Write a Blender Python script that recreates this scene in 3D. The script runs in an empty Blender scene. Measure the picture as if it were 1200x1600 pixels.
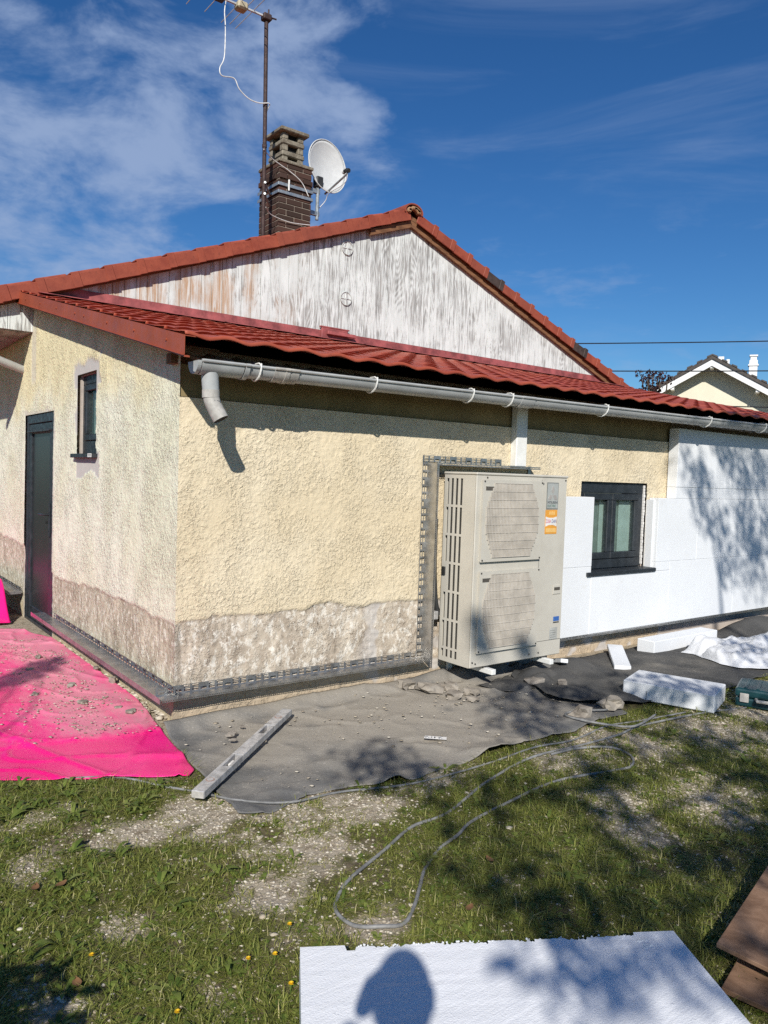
import bpy, bmesh, math, random
import numpy as np
from mathutils import Vector, Matrix, noise as mnoise

random.seed(7)
rng = np.random.default_rng(11)
scene = bpy.context.scene
COL = scene.collection
R_ = math.radians

# ------------------------------------------------------------------ camera
CAM = np.array([-1.741, -4.261, 1.493])
yaw, pit, rol = R_(52.8376), R_(-2.6428), R_(1.9151)
Fv = np.array([math.cos(yaw)*math.cos(pit), math.sin(yaw)*math.cos(pit), math.sin(pit)])
r0 = np.cross(Fv, [0, 0, 1]); r0 /= np.linalg.norm(r0); u0 = np.cross(r0, Fv)
Rv = math.cos(rol)*r0 + math.sin(rol)*u0
Uv = -math.sin(rol)*r0 + math.cos(rol)*u0
cd = bpy.data.cameras.new('camera'); cam = bpy.data.objects.new('camera', cd); COL.objects.link(cam)
mw = Matrix.Identity(4)
for i in range(3):
    mw[i][0] = Rv[i]; mw[i][1] = Uv[i]; mw[i][2] = -Fv[i]; mw[i][3] = CAM[i]
cam.matrix_world = mw
cd.sensor_fit = 'VERTICAL'; cd.sensor_height = 36.0; cd.lens = 36.0*1200.86/1600.0
cd.clip_start = 0.02; cd.clip_end = 2000
scene.camera = cam

# ------------------------------------------------------------------ sky, sun, exposure
SUN_AZ, SUN_EL = R_(50.0), R_(32.5)              # direction the light travels / height of the sun
L = np.array([math.cos(SUN_AZ)*math.cos(SUN_EL), math.sin(SUN_AZ)*math.cos(SUN_EL), -math.sin(SUN_EL)])
world = bpy.data.worlds.new('World'); scene.world = world; world.use_nodes = True
wn, wl = world.node_tree.nodes, world.node_tree.links
wn.clear()
def W(t, **k):
    n = wn.new(t)
    for a, b in k.items(): setattr(n, a, b)
    return n
def wmath(op, a, b=None, c=None):
    n = W('ShaderNodeMath', operation=op); n.use_clamp = False
    for i, v in enumerate((a, b, c)):
        if v is None: continue
        if isinstance(v, (int, float)): n.inputs[i].default_value = v
        else: wl.new(v, n.inputs[i])
    return n.outputs[0]
def wrange(v, a, b, c=0.0, d=1.0):
    n = W('ShaderNodeMapRange', interpolation_type='SMOOTHSTEP'); wl.new(v, n.inputs[0])
    for i, q in enumerate((a, b, c, d)): n.inputs[i+1].default_value = q
    return n.outputs[0]
sky = W('ShaderNodeTexSky', sky_type='NISHITA'); sky.sun_disc = False
sky.sun_elevation = SUN_EL; sky.sun_rotation = math.atan2(-L[0], -L[1]); sky.altitude = 100
sky.air_density = 1.0; sky.dust_density = 0.15; sky.ozone_density = 4.0
tc = W('ShaderNodeTexCoord'); sep = W('ShaderNodeSeparateXYZ'); wl.new(tc.outputs['Generated'], sep.inputs[0])
comb = W('ShaderNodeVectorMath', operation='SCALE'); wl.new(tc.outputs['Generated'], comb.inputs[0]); comb.inputs['Scale'].default_value = 1.0
def wnoise(scale, detail, rough, dist=0.0, off=(0, 0, 0), sc=(1, 1, 1), rot=0.0):
    m = W('ShaderNodeMapping'); wl.new(comb.outputs[0], m.inputs[0]); m.inputs[1].default_value = off; m.inputs[2].default_value = (0, 0, rot); m.inputs[3].default_value = sc
    n = W('ShaderNodeTexNoise'); wl.new(m.outputs[0], n.inputs['Vector']); n.inputs['Scale'].default_value = scale
    n.inputs['Detail'].default_value = detail; n.inputs['Roughness'].default_value = rough; n.inputs['Distortion'].default_value = dist
    return n.outputs[0]
def wdir(u, v):
    d = Fv + Rv*(u-600)/1200.86 + Uv*(800-v)/1200.86
    return d/np.linalg.norm(d)
def wdot(u, v):
    n = W('ShaderNodeVectorMath', operation='DOT_PRODUCT'); wl.new(tc.outputs['Generated'], n.inputs[0]); n.inputs[1].default_value = tuple(wdir(u, v)); return n.outputs[1]
# the bank of thin cloud in the west, a lighter veil elsewhere
bank = wmath('MAXIMUM', wrange(wdot(60, 210), math.cos(R_(17)), math.cos(R_(3))), wrange(wdot(440, 170), math.cos(R_(11)), math.cos(R_(2))))
gen = wnoise(2.2, 3, 0.5, off=(3.7, 1.3, 0.4))
cover = wmath('MAXIMUM', bank, wmath('MULTIPLY', wrange(gen, 0.56, 0.78), 0.5))
fine = wnoise(6.5, 10, 0.60, 0.25, sc=(1, 1, 2.0))
puff = wnoise(15, 6, 0.55, 0.1, off=(2, 5, 1), sc=(1, 1, 1.5))
wisp = wnoise(3.4, 9, 0.60, 0.5, off=(9, 4, 0), sc=(0.8, 0.8, 4.2), rot=0.4)
body = wrange(wmath('ADD', wmath('ADD', fine, wmath('MULTIPLY', puff, 0.20)), wmath('MULTIPLY', cover, 0.26)), 0.70, 0.99)
cl = wmath('MULTIPLY', body, wrange(cover, 0.0, 0.5))
veil = wmath('MULTIPLY', wrange(wisp, 0.50, 0.80), 0.62)
low = wmath('MULTIPLY', wmath('MULTIPLY', wrange(sep.outputs[2], 0.36, 0.24), wrange(wnoise(9, 7, 0.6, 0.3, off=(1, 7, 3), sc=(1, 1, 3.5)), 0.52, 0.72)), 0.55)
veil = wmath('MAXIMUM', veil, low)
cl = wmath('MAXIMUM', wmath('MULTIPLY', cl, 0.80), wmath('MULTIPLY', veil, 0.44))
hs = W('ShaderNodeHueSaturation'); wl.new(sky.outputs[0], hs.inputs['Color']); hs.inputs['Saturation'].default_value = 1.22; hs.inputs['Value'].default_value = 1.0; hs.inputs['Hue'].default_value = 0.508
tint = W('ShaderNodeMix', data_type='RGBA', blend_type='MULTIPLY'); tint.inputs[0].default_value = 1.0; wl.new(hs.outputs[0], tint.inputs[6]); tint.inputs[7].default_value = (0.70, 0.95, 1.03, 1)
mix = W('ShaderNodeMix', data_type='RGBA'); wl.new(cl, mix.inputs[0]); wl.new(tint.outputs[2], mix.inputs[6]); mix.inputs[7].default_value = (3.9, 5.1, 7.6, 1)
bg = W('ShaderNodeBackground'); wl.new(mix.outputs[2], bg.inputs[0]); bg.inputs[1].default_value = 0.081
world.cycles.sampling_method = 'NONE'
wo = W('ShaderNodeOutputWorld'); wl.new(bg.outputs[0], wo.inputs[0])

sd = bpy.data.lights.new('sun', 'SUN'); sd.energy = 5.0; sd.angle = R_(0.53); sd.color = (1.0, 0.955, 0.88)
sun = bpy.data.objects.new('sun', sd); COL.objects.link(sun); sun.location = (-6, -8, 9)
sun.rotation_euler = Vector(L).to_track_quat('-Z', 'Y').to_euler()
vs = scene.view_settings
vs.view_transform = 'Standard'; vs.look = 'None'; vs.exposure = 0.09; vs.gamma = 1.0; vs.use_curve_mapping = False
scene.cycles.use_denoising = False; scene.cycles.adaptive_threshold = 0.01; scene.cycles.sample_clamp_indirect = 4.0; scene.cycles.max_bounces = 6; scene.cycles.transparent_max_bounces = 8; scene.cycles.caustics_reflective = False; scene.cycles.caustics_refractive = False

# ------------------------------------------------------------------ helpers: noise, meshes
def _h(ix, iy, iz, seed):
    n = (ix.astype(np.int64)*374761393 + iy.astype(np.int64)*668265263 + iz.astype(np.int64)*2147483647 + seed*1274126177) & 0xffffffff
    n = ((n ^ (n >> 13))*1274126177) & 0xffffffff
    n = (n ^ (n >> 16)) & 0xffffffff
    return n/4294967295.0
def vnoise(x, y, f=1.0, seed=0, z=0.0):
    x = np.asarray(x, float)*f; y = np.asarray(y, float)*f; z = np.asarray(z, float)*f + 0*x
    ix, iy, iz = np.floor(x), np.floor(y), np.floor(z)
    fx, fy, fz = x-ix, y-iy, z-iz
    fx = fx*fx*(3-2*fx); fy = fy*fy*(3-2*fy); fz = fz*fz*(3-2*fz)
    def c(a, b, d): return _h(ix+a, iy+b, iz+d, seed)
    x00 = c(0,0,0)*(1-fx)+c(1,0,0)*fx; x10 = c(0,1,0)*(1-fx)+c(1,1,0)*fx
    x01 = c(0,0,1)*(1-fx)+c(1,0,1)*fx; x11 = c(0,1,1)*(1-fx)+c(1,1,1)*fx
    return ((x00*(1-fy)+x10*fy)*(1-fz)+(x01*(1-fy)+x11*fy)*fz)
def fbm(x, y, f=1.0, o=4, seed=0, g=0.5):
    s = 0; a = 1; t = 0
    for i in range(o):
        s = s + a*vnoise(x, y, f*2**i, seed+i*17); t += a; a *= g
    return s/t
def sstep(a, b, x):
    t = np.clip((x-a)/(b-a), 0, 1); return t*t*(3-2*t)

ORG = {}
def put(name, me, parent=None, org=(0, 0, 0)):
    o = bpy.data.objects.new(name, me); COL.objects.link(o)
    org = Vector(org); ORG[o.name] = org
    if parent is not None:
        o.parent = parent; o.location = org - ORG[parent.name]
    else: o.location = org
    return o
def tag(o, label=None, cat=None, group=None, kind=None):
    if label: o['label'] = label
    if cat: o['category'] = cat
    if group: o['group'] = group
    if kind: o['kind'] = kind
    return o
def thing(name, label, cat, org, group=None):
    return tag(put(name, None, None, org), label, cat, group)
def mesh_obj(name, V, F, mat, parent=None, smooth=False, attrs=None, org=None):
    """V in world coordinates; origin at the base centre unless given"""
    V = np.asarray(V, float).reshape(-1, 3)
    if org is None:
        lo, hi = V.min(0), V.max(0); org = ((lo[0]+hi[0])/2, (lo[1]+hi[1])/2, lo[2])
    W_ = V - np.array(org)
    me = bpy.data.meshes.new(name)
    if isinstance(F, np.ndarray):
        n, k = F.shape
        me.vertices.add(len(W_)); me.vertices.foreach_set('co', W_.astype(np.float32).ravel())
        me.loops.add(n*k); me.loops.foreach_set('vertex_index', F.astype(np.int32).ravel())
        me.polygons.add(n); me.polygons.foreach_set('loop_start', np.arange(0, n*k, k, dtype=np.int32))
        me.update(calc_edges=True)
    else:
        me.from_pydata([tuple(v) for v in W_], [], [tuple(f) for f in F])
    if attrs:
        for an, av in attrs.items():
            a = me.attributes.new(an, 'FLOAT', 'POINT'); a.data.foreach_set('value', np.asarray(av, np.float32).ravel())
    if mat: me.materials.append(mat)
    if smooth: me.polygons.foreach_set('use_smooth', np.ones(len(me.polygons), bool))
    me.update()
    return put(name, me, parent, org)
def grid_obj(name, P, mat, parent=None, smooth=True, keep=None, attrs=None, flip=False, thick=None):
    n, m = P.shape[:2]
    idx = np.arange(n*m).reshape(n, m)
    F = np.stack([idx[:-1, :-1], idx[1:, :-1], idx[1:, 1:], idx[:-1, 1:]], -1)
    F = F[keep] if keep is not None else F.reshape(-1, 4)
    if flip: F = F[:, ::-1]
    V = P.reshape(-1, 3)
    if thick is not None:
        pass
    return mesh_obj(name, V, np.ascontiguousarray(F.reshape(-1, 4)), mat, parent, smooth, attrs)
class MB:
    """collects shapes in world coordinates into one mesh"""
    def __init__(s): s.V = []; s.F = []
    def add(s, V, F):
        b = len(s.V); s.V += [tuple(v) for v in V]; s.F += [tuple(i+b for i in f) for f in F]; return s
    def box(s, x0, x1, y0, y1, z0, z1, M=None):
        V = [(x, y, z) for z in (z0, z1) for y in (y0, y1) for x in (x0, x1)]
        if M is not None: V = [tuple(M @ Vector(v)) for v in V]
        return s.add(V, [(0,2,3,1),(4,5,7,6),(0,1,5,4),(2,6,7,3),(0,4,6,2),(1,3,7,5)])
    def bbox(s, x0, x1, y0, y1, z0, z1, b=0.004, M=None, seg=1):
        bm = bmesh.new()
        vs_ = [bm.verts.new((x, y, z)) for z in (z0, z1) for y in (y0, y1) for x in (x0, x1)]
        for f in [(0,2,3,1),(4,5,7,6),(0,1,5,4),(2,6,7,3),(0,4,6,2),(1,3,7,5)]: bm.faces.new([vs_[i] for i in f])
        bmesh.ops.bevel(bm, geom=bm.edges[:], offset=b, segments=seg, profile=0.5, affect='EDGES')
        bm.verts.index_update()
        V = [v.co.copy() for v in bm.verts]
        if M is not None: V = [M @ v for v in V]
        F = [[v.index for v in f.verts] for f in bm.faces]; bm.free()
        return s.add(V, F)
    def tube(s, pts, r, seg=8, caps=True):
        pts = [Vector(p) for p in pts]; n = len(pts); rr = r if hasattr(r, '__len__') else [r]*n
        V = []; up = None
        for i, p in enumerate(pts):
            t = (pts[min(i+1, n-1)]-pts[max(i-1, 0)]).normalized()
            if up is None:
                up = Vector((0, 0, 1)) if abs(t.z) < 0.9 else Vector((1, 0, 0))
            a = t.cross(up).normalized(); bq = a.cross(t).normalized(); up = bq
            for k in range(seg):
                q = 2*math.pi*k/seg; V.append(p + a*math.cos(q)*rr[i] + bq*math.sin(q)*rr[i])
        F = [(i*seg+k, i*seg+(k+1) % seg, (i+1)*seg+(k+1) % seg, (i+1)*seg+k) for i in range(n-1) for k in range(seg)]
        if caps: F += [tuple(range(seg))[::-1], tuple((n-1)*seg+k for k in range(seg))]
        return s.add(V, F)
    def prism(s, poly, axis, a, b):
        """poly: 2-D points; axis 'x','y','z' is the extrusion axis from a to b"""
        def P(p, t): return {'x': (t, p[0], p[1]), 'y': (p[0], t, p[1]), 'z': (p[0], p[1], t)}[axis]
        n = len(poly)
        V = [P(p, a) for p in poly]+[P(p, b) for p in poly]
        F = [tuple(range(n)), tuple(range(n, 2*n))[::-1]]+[(i, i+n, (i+1) % n+n, (i+1) % n) for i in range(n)]
        return s.add(V, F)
    def build(s, name, mat, parent=None, smooth=False, org=None, fix=True):
        o = mesh_obj(name, s.V, s.F, mat, parent, smooth, None, org)
        if fix:
            bm = bmesh.new(); bm.from_mesh(o.data); bmesh.ops.recalc_face_normals(bm, faces=bm.faces[:]); bm.to_mesh(o.data); bm.free()
        return o
def box(name, dims, mat, parent=None, b=0.0, M=None):
    m = MB()
    (m.bbox(*dims, b=b, M=M) if b else m.box(*dims, M=M))
    return m.build(name, mat, parent)
def smooth_by_angle(o, deg=40):
    me = o.data; me.polygons.foreach_set('use_smooth', np.ones(len(me.polygons), bool))
    me.set_sharp_from_angle(angle=R_(deg))
    return o
def catmull(pts, k=8):
    pts = [Vector(p) for p in pts]; out = []
    for i in range(len(pts)-1):
        p0 = pts[max(i-1, 0)]; p1 = pts[i]; p2 = pts[i+1]; p3 = pts[min(i+2, len(pts)-1)]
        for j in range(k):
            t = j/k
            out.append(0.5*((2*p1)+(-p0+p2)*t+(2*p0-5*p1+4*p2-p3)*t*t+(-p0+3*p1-3*p2+p3)*t**3))
    out.append(pts[-1]); return out

# ------------------------------------------------------------------ helpers: materials
class Mat:
    def __init__(s, name, rough=0.7, metal=0.0, spec=0.5):
        s.m = bpy.data.materials.new(name); s.m.use_nodes = True
        s.n = s.m.node_tree.nodes; s.l = s.m.node_tree.links
        s.b = s.n['Principled BSDF']
        s.b.inputs['Roughness'].default_value = rough; s.b.inputs['Metallic'].default_value = metal
        s.b.inputs['Specular IOR Level'].default_value = spec
        s._pos = None
    def new(s, t, **k):
        n = s.n.new(t)
        for a, b in k.items(): setattr(n, a, b)
        return n
    def set(s, sock, v):
        if isinstance(v, (int, float)): sock.default_value = v
        elif isinstance(v, (tuple, list)):
            sock.default_value = tuple(v) if len(v) != 3 or sock.type != 'RGBA' else (*v, 1)
        else: s.l.new(v, sock)
    def pos(s, sc=(1, 1, 1), off=(0, 0, 0), rot=(0, 0, 0)):
        if s._pos is None: s._pos = s.new('ShaderNodeNewGeometry').outputs['Position']
        m = s.new('ShaderNodeMapping'); s.l.new(s._pos, m.inputs[0]); m.inputs[1].default_value = off; m.inputs[2].default_value = rot; m.inputs[3].default_value = sc
        return m.outputs[0]
    def objpos(s, sc=(1, 1, 1)):
        t = s.new('ShaderNodeTexCoord'); m = s.new('ShaderNodeMapping'); s.l.new(t.outputs['Object'], m.inputs[0]); m.inputs[3].default_value = sc
        return m.outputs[0]
    def noise(s, scale, detail=4, rough=0.55, vec=None, dist=0.0, col=False):
        n = s.new('ShaderNodeTexNoise'); s.l.new(vec if vec is not None else s.pos(), n.inputs['Vector'])
        n.inputs['Scale'].default_value = scale; n.inputs['Detail'].default_value = detail; n.inputs['Roughness'].default_value = rough; n.inputs['Distortion'].default_value = dist
        return n.outputs[1 if col else 0]
    def voro(s, scale, vec=None, feature='F1', rand=1.0, out=0):
        n = s.new('ShaderNodeTexVoronoi', feature=feature); s.l.new(vec if vec is not None else s.pos(), n.inputs['Vector'])
        n.inputs['Scale'].default_value = scale; n.inputs['Randomness'].default_value = rand
        return n.outputs[out]
    def wave(s, scale, vec, dist=2.0, detail=2, dscale=1.0, dr='X'):
        n = s.new('ShaderNodeTexWave', bands_direction=dr); s.l.new(vec, n.inputs['Vector'])
        n.inputs['Scale'].default_value = scale; n.inputs['Distortion'].default_value = dist; n.inputs['Detail'].default_value = detail; n.inputs['Detail Scale'].default_value = dscale
        return n.outputs[1]
    def math(s, op, a, b=None, clamp=False):
        n = s.new('ShaderNodeMath', operation=op); n.use_clamp = clamp
        s.set(n.inputs[0], a)
        if b is not None: s.set(n.inputs[1], b)
        return n.outputs[0]
    def rng(s, v, a, b, c=0.0, d=1.0):
        n = s.new('ShaderNodeMapRange', interpolation_type='SMOOTHSTEP'); s.l.new(v, n.inputs[0])
        for i, q in enumerate((a, b, c, d)): s.set(n.inputs[i+1], q)
        return n.outputs[0]
    def mix(s, f, a, b, mode='MIX'):
        n = s.new('ShaderNodeMix', data_type='RGBA', blend_type=mode)
        s.set(n.inputs[0], f); s.set(n.inputs[6], a); s.set(n.inputs[7], b)
        return n.outputs[2]
    def ramp(s, f, stops):
        n = s.new('ShaderNodeValToRGB'); s.l.new(f, n.inputs[0]); e = n.color_ramp.elements
        while len(e) < len(stops): e.new(0.5)
        for q, (p, c) in zip(e, stops): q.position = p; q.color = (*c, 1)
        return n.outputs[0]
    def attr(s, name, out=2):
        n = s.new('ShaderNodeAttribute'); n.attribute_name = name; return n.outputs[out]
    def rand(s): return s.new('ShaderNodeObjectInfo').outputs['Random']
    def sep(s, vec=None, i=2):
        n = s.new('ShaderNodeSeparateXYZ'); s.l.new(vec if vec is not None else s.pos(), n.inputs[0]); return n.outputs[i]
    def color(s, c): s.set(s.b.inputs['Base Color'], c); return s
    def rough(s, c): s.set(s.b.inputs['Roughness'], c); return s
    def bump(s, h, strength=0.5, dist=0.01, normal=None):
        n = s.new('ShaderNodeBump'); s.l.new(h, n.inputs['Height']); n.inputs['Strength'].default_value = strength; n.inputs['Distance'].default_value = dist
        if normal is not None: s.l.new(normal, n.inputs['Normal'])
        s.l.new(n.outputs[0], s.b.inputs['Normal']); return n.outputs[0]
def lin(r, g, b):
    f = lambda c: (c/255/12.92 if c <= 10 else ((c/255+0.055)/1.055)**2.4)
    return (f(r), f(g), f(b))
def plain(name, c, rough=0.6, metal=0.0, var=0.12, nscale=9, bump=0.0, bscale=60):
    m = Mat(name, rough, metal)
    d = tuple(q*(1-var*2) for q in c); e = tuple(min(q*(1+var), 1) for q in c)
    m.color(m.mix(m.rng(m.noise(nscale, 6, 0.65), 0.3, 0.7), d, e))
    m.rough(m.rng(m.noise(nscale*3, 3), 0.3, 0.7, max(rough-0.1, 0.02), min(rough+0.12, 1)))
    if bump: m.bump(m.noise(bscale, 4), bump, 0.004)
    return m.m
# ------------------------------------------------------------------ materials
def mk_render(long_side):
    m = Mat('roughcast_long' if long_side else 'roughcast_side', 0.92, spec=0.2)
    coat = m.attr('coat'); patch = m.attr('patch')
    if long_side:
        c0 = m.mix(m.rng(m.noise(1.3, 4), 0.35, 0.7), (0.69, 0.580, 0.400), (0.76, 0.660, 0.485))
        c0 = m.mix(m.math('MULTIPLY', m.rng(m.noise(26, 4, 0.6), 0.62, 0.8), 0.35), c0, (0.60, 0.48, 0.31))
    else:
        zz_ = m.sep()
        c0 = m.mix(m.rng(m.noise(1.5, 4), 0.35, 0.65), (0.755, 0.74, 0.55), (0.81, 0.80, 0.64))
        hi = m.rng(m.math('ADD', zz_, m.math('MULTIPLY', m.noise(2.5, 3), 0.8)), 2.2, 2.7)
        c0 = m.mix(hi, c0, (0.80, 0.71, 0.45))
        c0 = m.mix(m.math('MULTIPLY', m.rng(m.noise(85, 4, 0.7), 0.52, 0.68), 0.30), c0, (0.56, 0.50, 0.41))
    # scattered dark specks: the shading of small pits put into the colour
    c0 = m.mix(m.math('MULTIPLY', m.rng(m.noise(95, 3, 0.6), 0.58, 0.70), 0.38), c0, (0.46, 0.38, 0.25))
    vs_ = m.pos(sc=(1, 1, 0.45))
    b0 = m.ramp(m.noise(7, 6, 0.62, vec=vs_), [(0.3, (0.32, 0.26, 0.20)), (0.5, (0.50, 0.425, 0.335)), (0.68, (0.64, 0.56, 0.45))])
    b0 = m.mix(m.math('MULTIPLY', m.rng(m.noise(24, 6, 0.72, vec=m.pos(sc=(1, 1, 0.7))), 0.49, 0.62), 0.85), b0, (0.80, 0.75, 0.66))
    b0 = m.mix(m.math('MULTIPLY', m.rng(m.noise(44, 4, 0.65), 0.56, 0.70), 0.7), b0, (0.20, 0.155, 0.115))
    low = m.rng(m.math('ADD', m.sep(), m.math('MULTIPLY', m.noise(6, 3), 0.25)), 0.22, 0.36)
    b0 = m.mix(low, (0.50, 0.405, 0.29), b0)
    if not long_side: b0 = m.mix(1.0, b0, (1.0, 1.04, 0.97), 'MULTIPLY')
    c = m.mix(coat, b0, c0)
    c = m.mix(patch, c, m.mix(m.noise(12, 4), (0.47, 0.44, 0.41), (0.58, 0.545, 0.51)))
    m.color(c)
    fineg = m.noise(105, 5, 0.68, dist=0.3); lump = m.noise(46, 4, 0.6, dist=0.5)
    amt = m.rng(m.noise(3.6, 6, 0.7), 0.34, 0.68, 0.18, 1.35)
    h = m.math('MULTIPLY', m.math('ADD', m.math('MULTIPLY', fineg, 0.75), m.math('MULTIPLY', m.rng(lump, 0.42, 0.72), 0.75)), amt)
    pit = m.rng(m.noise(30, 5, 0.7, vec=m.pos(sc=(0.8, 0.8, 1.3))), 0.66, 0.74)
    h = m.math('SUBTRACT', h, m.math('MULTIPLY', pit, 0.9))
    h = m.math('ADD', m.math('MULTIPLY', h, m.math('MULTIPLY', m.math('SUBTRACT', 1.0, patch), m.rng(coat, 0, 1, 0.9, 1.0))), m.math('MULTIPLY', m.noise(240, 3), 0.12))
    m.bump(h, 0.85 if not long_side else 0.8, 0.0095 if not long_side else 0.0085)
    return m.m
M_long = mk_render(True); M_side = mk_render(False)
def mk_cement():
    m = Mat('cement_smooth', 0.9, spec=0.25)
    m.color(m.mix(m.rng(m.noise(5, 6, 0.65), 0.3, 0.7), (0.40, 0.35, 0.31), (0.55, 0.48, 0.42))); m.bump(m.noise(90, 4), 0.4, 0.004); return m.m
M_cement = mk_cement()
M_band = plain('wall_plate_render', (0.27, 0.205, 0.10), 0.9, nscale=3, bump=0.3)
def mk_eps(name, c=(0.765, 0.78, 0.795)):
    m = Mat(name, 0.75, spec=0.3)
    cc = m.mix(m.rng(m.noise(2.2, 5, 0.6), 0.3, 0.75), tuple(q*0.94 for q in c), c)
    cc = m.mix(m.math('MULTIPLY', m.rng(m.noise(9, 6, 0.7), 0.58, 0.78), 0.35), cc, (0.62, 0.58, 0.52))
    cc = m.mix(m.math('MULTIPLY', m.rand(), 0.16), cc, (0.62, 0.64, 0.66))
    cc = m.mix(m.math('MULTIPLY', m.rng(m.noise(31, 4, 0.6), 0.72, 0.78), 0.12), cc, (0.50, 0.47, 0.43))
    m.color(cc)
    bead = m.voro(190, feature='SMOOTH_F1'); m.bump(m.math('ADD', m.math('MULTIPLY', bead, -0.6), m.math('MULTIPLY', m.noise(25, 3), 0.3)), 0.35, 0.003); return m.m
M_eps = mk_eps('eps_foam')
def mk_eps_board():
    m = Mat('eps_board_foreground', 0.55, spec=0.4)
    v = m.pos(rot=(0, 0, R_(30.5)), sc=(1.5, 38, 1))
    cc = m.mix(m.rng(m.noise(2.0, 6, 0.7, vec=v), 0.35, 0.7), (0.80, 0.81, 0.82), (0.87, 0.875, 0.885)); m.color(cc)
    h = m.math('ADD', m.math('MULTIPLY', m.noise(3, 5, 0.7, vec=v), 0.8), m.math('MULTIPLY', m.voro(210, feature='SMOOTH_F1'), -0.6))
    h = m.math('ADD', h, m.math('MULTIPLY', m.rng(m.noise(60, 4), 0.62, 0.75), 0.8))
    m.bump(h, 0.5, 0.003); m.rough(m.rng(m.noise(40, 4), 0.35, 0.65, 0.35, 0.7)); return m.m
M_epsb = mk_eps_board()
M_frame = plain('anthracite_frame', (0.022, 0.027, 0.033), 0.45, var=0.2)
def mk_door():
    m = Mat('door_panel', 0.36, spec=0.35); m.color(m.mix(m.noise(4, 4), (0.018, 0.022, 0.023), (0.028, 0.032, 0.033)))
    m.bump(m.noise(120, 3), 0.06, 0.002); return m.m
M_door = mk_door()
M_black = plain('painted_dark_hollow', (0.006, 0.006, 0.006), 0.95)  # flat black painted in where hollows lie unlit
M_room = plain('room_dark', (0.15, 0.18, 0.16), 0.9)
M_dimroom = plain('dim_room_plane', (0.25, 0.28, 0.265), 0.9, var=0.1)  # dimness of the room as a colour, for planes behind the panes
M_curtain = plain('curtain_white', (0.58, 0.63, 0.61), 0.9, var=0.06)
def mk_glass():
    m = bpy.data.materials.new('window_glass'); m.use_nodes = True; n, l = m.node_tree.nodes, m.node_tree.links; n.clear()
    t = n.new('ShaderNodeBsdfTransparent'); t.inputs[0].default_value = (0.83, 0.89, 0.87, 1)
    g = n.new('ShaderNodeBsdfGlossy'); g.inputs[0].default_value = (0.9, 1, 0.97, 1); g.inputs[1].default_value = 0.03
    f = n.new('ShaderNodeLayerWeight'); f.inputs[0].default_value = 0.25
    a0 = n.new('ShaderNodeMath'); a0.operation = 'POWER'; l.new(f.outputs['Facing'], a0.inputs[0]); a0.inputs[1].default_value = 3.0
    a = n.new('ShaderNodeMath'); a.operation = 'MULTIPLY_ADD'; l.new(a0.outputs[0], a.inputs[0]); a.inputs[1].default_value = 0.5; a.inputs[2].default_value = 0.05
    d = n.new('ShaderNodeBsdfDiffuse'); d.inputs[0].default_value = (0.42, 0.5, 0.47, 1)
    mx = n.new('ShaderNodeMixShader'); l.new(a.outputs[0], mx.inputs[0]); l.new(t.outputs[0], mx.inputs[1]); l.new(g.outputs[0], mx.inputs[2])
    ns = n.new('ShaderNodeTexNoise'); ns.inputs['Scale'].default_value = 14; ns.inputs['Detail'].default_value = 6
    r = n.new('ShaderNodeMapRange'); l.new(ns.outputs[0], r.inputs[0]); r.inputs[1].default_value = 0.45; r.inputs[2].default_value = 0.75; r.inputs[3].default_value = 0.02; r.inputs[4].default_value = 0.09
    mx2 = n.new('ShaderNodeMixShader'); l.new(r.outputs[0], mx2.inputs[0]); l.new(mx.outputs[0], mx2.inputs[1]); l.new(d.outputs[0], mx2.inputs[2])
    o = n.new('ShaderNodeOutputMaterial'); l.new(mx2.outputs[0], o.inputs[0]); return m
M_glass = mk_glass()
def mk_galv():
    m = Mat('galvanised_rail', 0.4, 0.88)
    m.color(m.mix(m.rng(m.noise(14, 4), 0.3, 0.7), (0.38, 0.37, 0.355), (0.56, 0.55, 0.53)))
    m.rough(m.rng(m.noise(30, 4), 0.3, 0.7, 0.28, 0.46)); m.bump(m.noise(18, 3), 0.06, 0.003); return m.m
M_galv = mk_galv()
M_alu = plain('dusty_aluminium', (0.55, 0.54, 0.53), 0.5, 0.35, var=0.18, nscale=22, bump=0.2)
M_steel = plain('bracket_steel', (0.40, 0.43, 0.44), 0.45, 0.7)
def mk_tile(name, a, b, cdirt):
    m = Mat(name, 0.62, spec=0.4)
    c = m.mix(m.rng(m.noise(8, 6, 0.65), 0.3, 0.7), a, b); c = m.mix(m.math('MULTIPLY', m.rand(), 0.35), c, cdirt)
    c = m.mix(m.math('MULTIPLY', m.rng(m.noise(30, 5, 0.7), 0.56, 0.72), 0.5), c, tuple(q*0.45 for q in cdirt))
    m.color(c); m.bump(m.noise(120, 4), 0.3, 0.003); return m.m
M_tile = mk_tile('clay_tile', (0.24, 0.047, 0.025), (0.33, 0.076, 0.039), (0.20, 0.066, 0.042))
M_tiledark = mk_tile('clay_tile_dark', (0.035, 0.026, 0.022), (0.08, 0.055, 0.045), (0.03, 0.025, 0.02))
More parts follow.
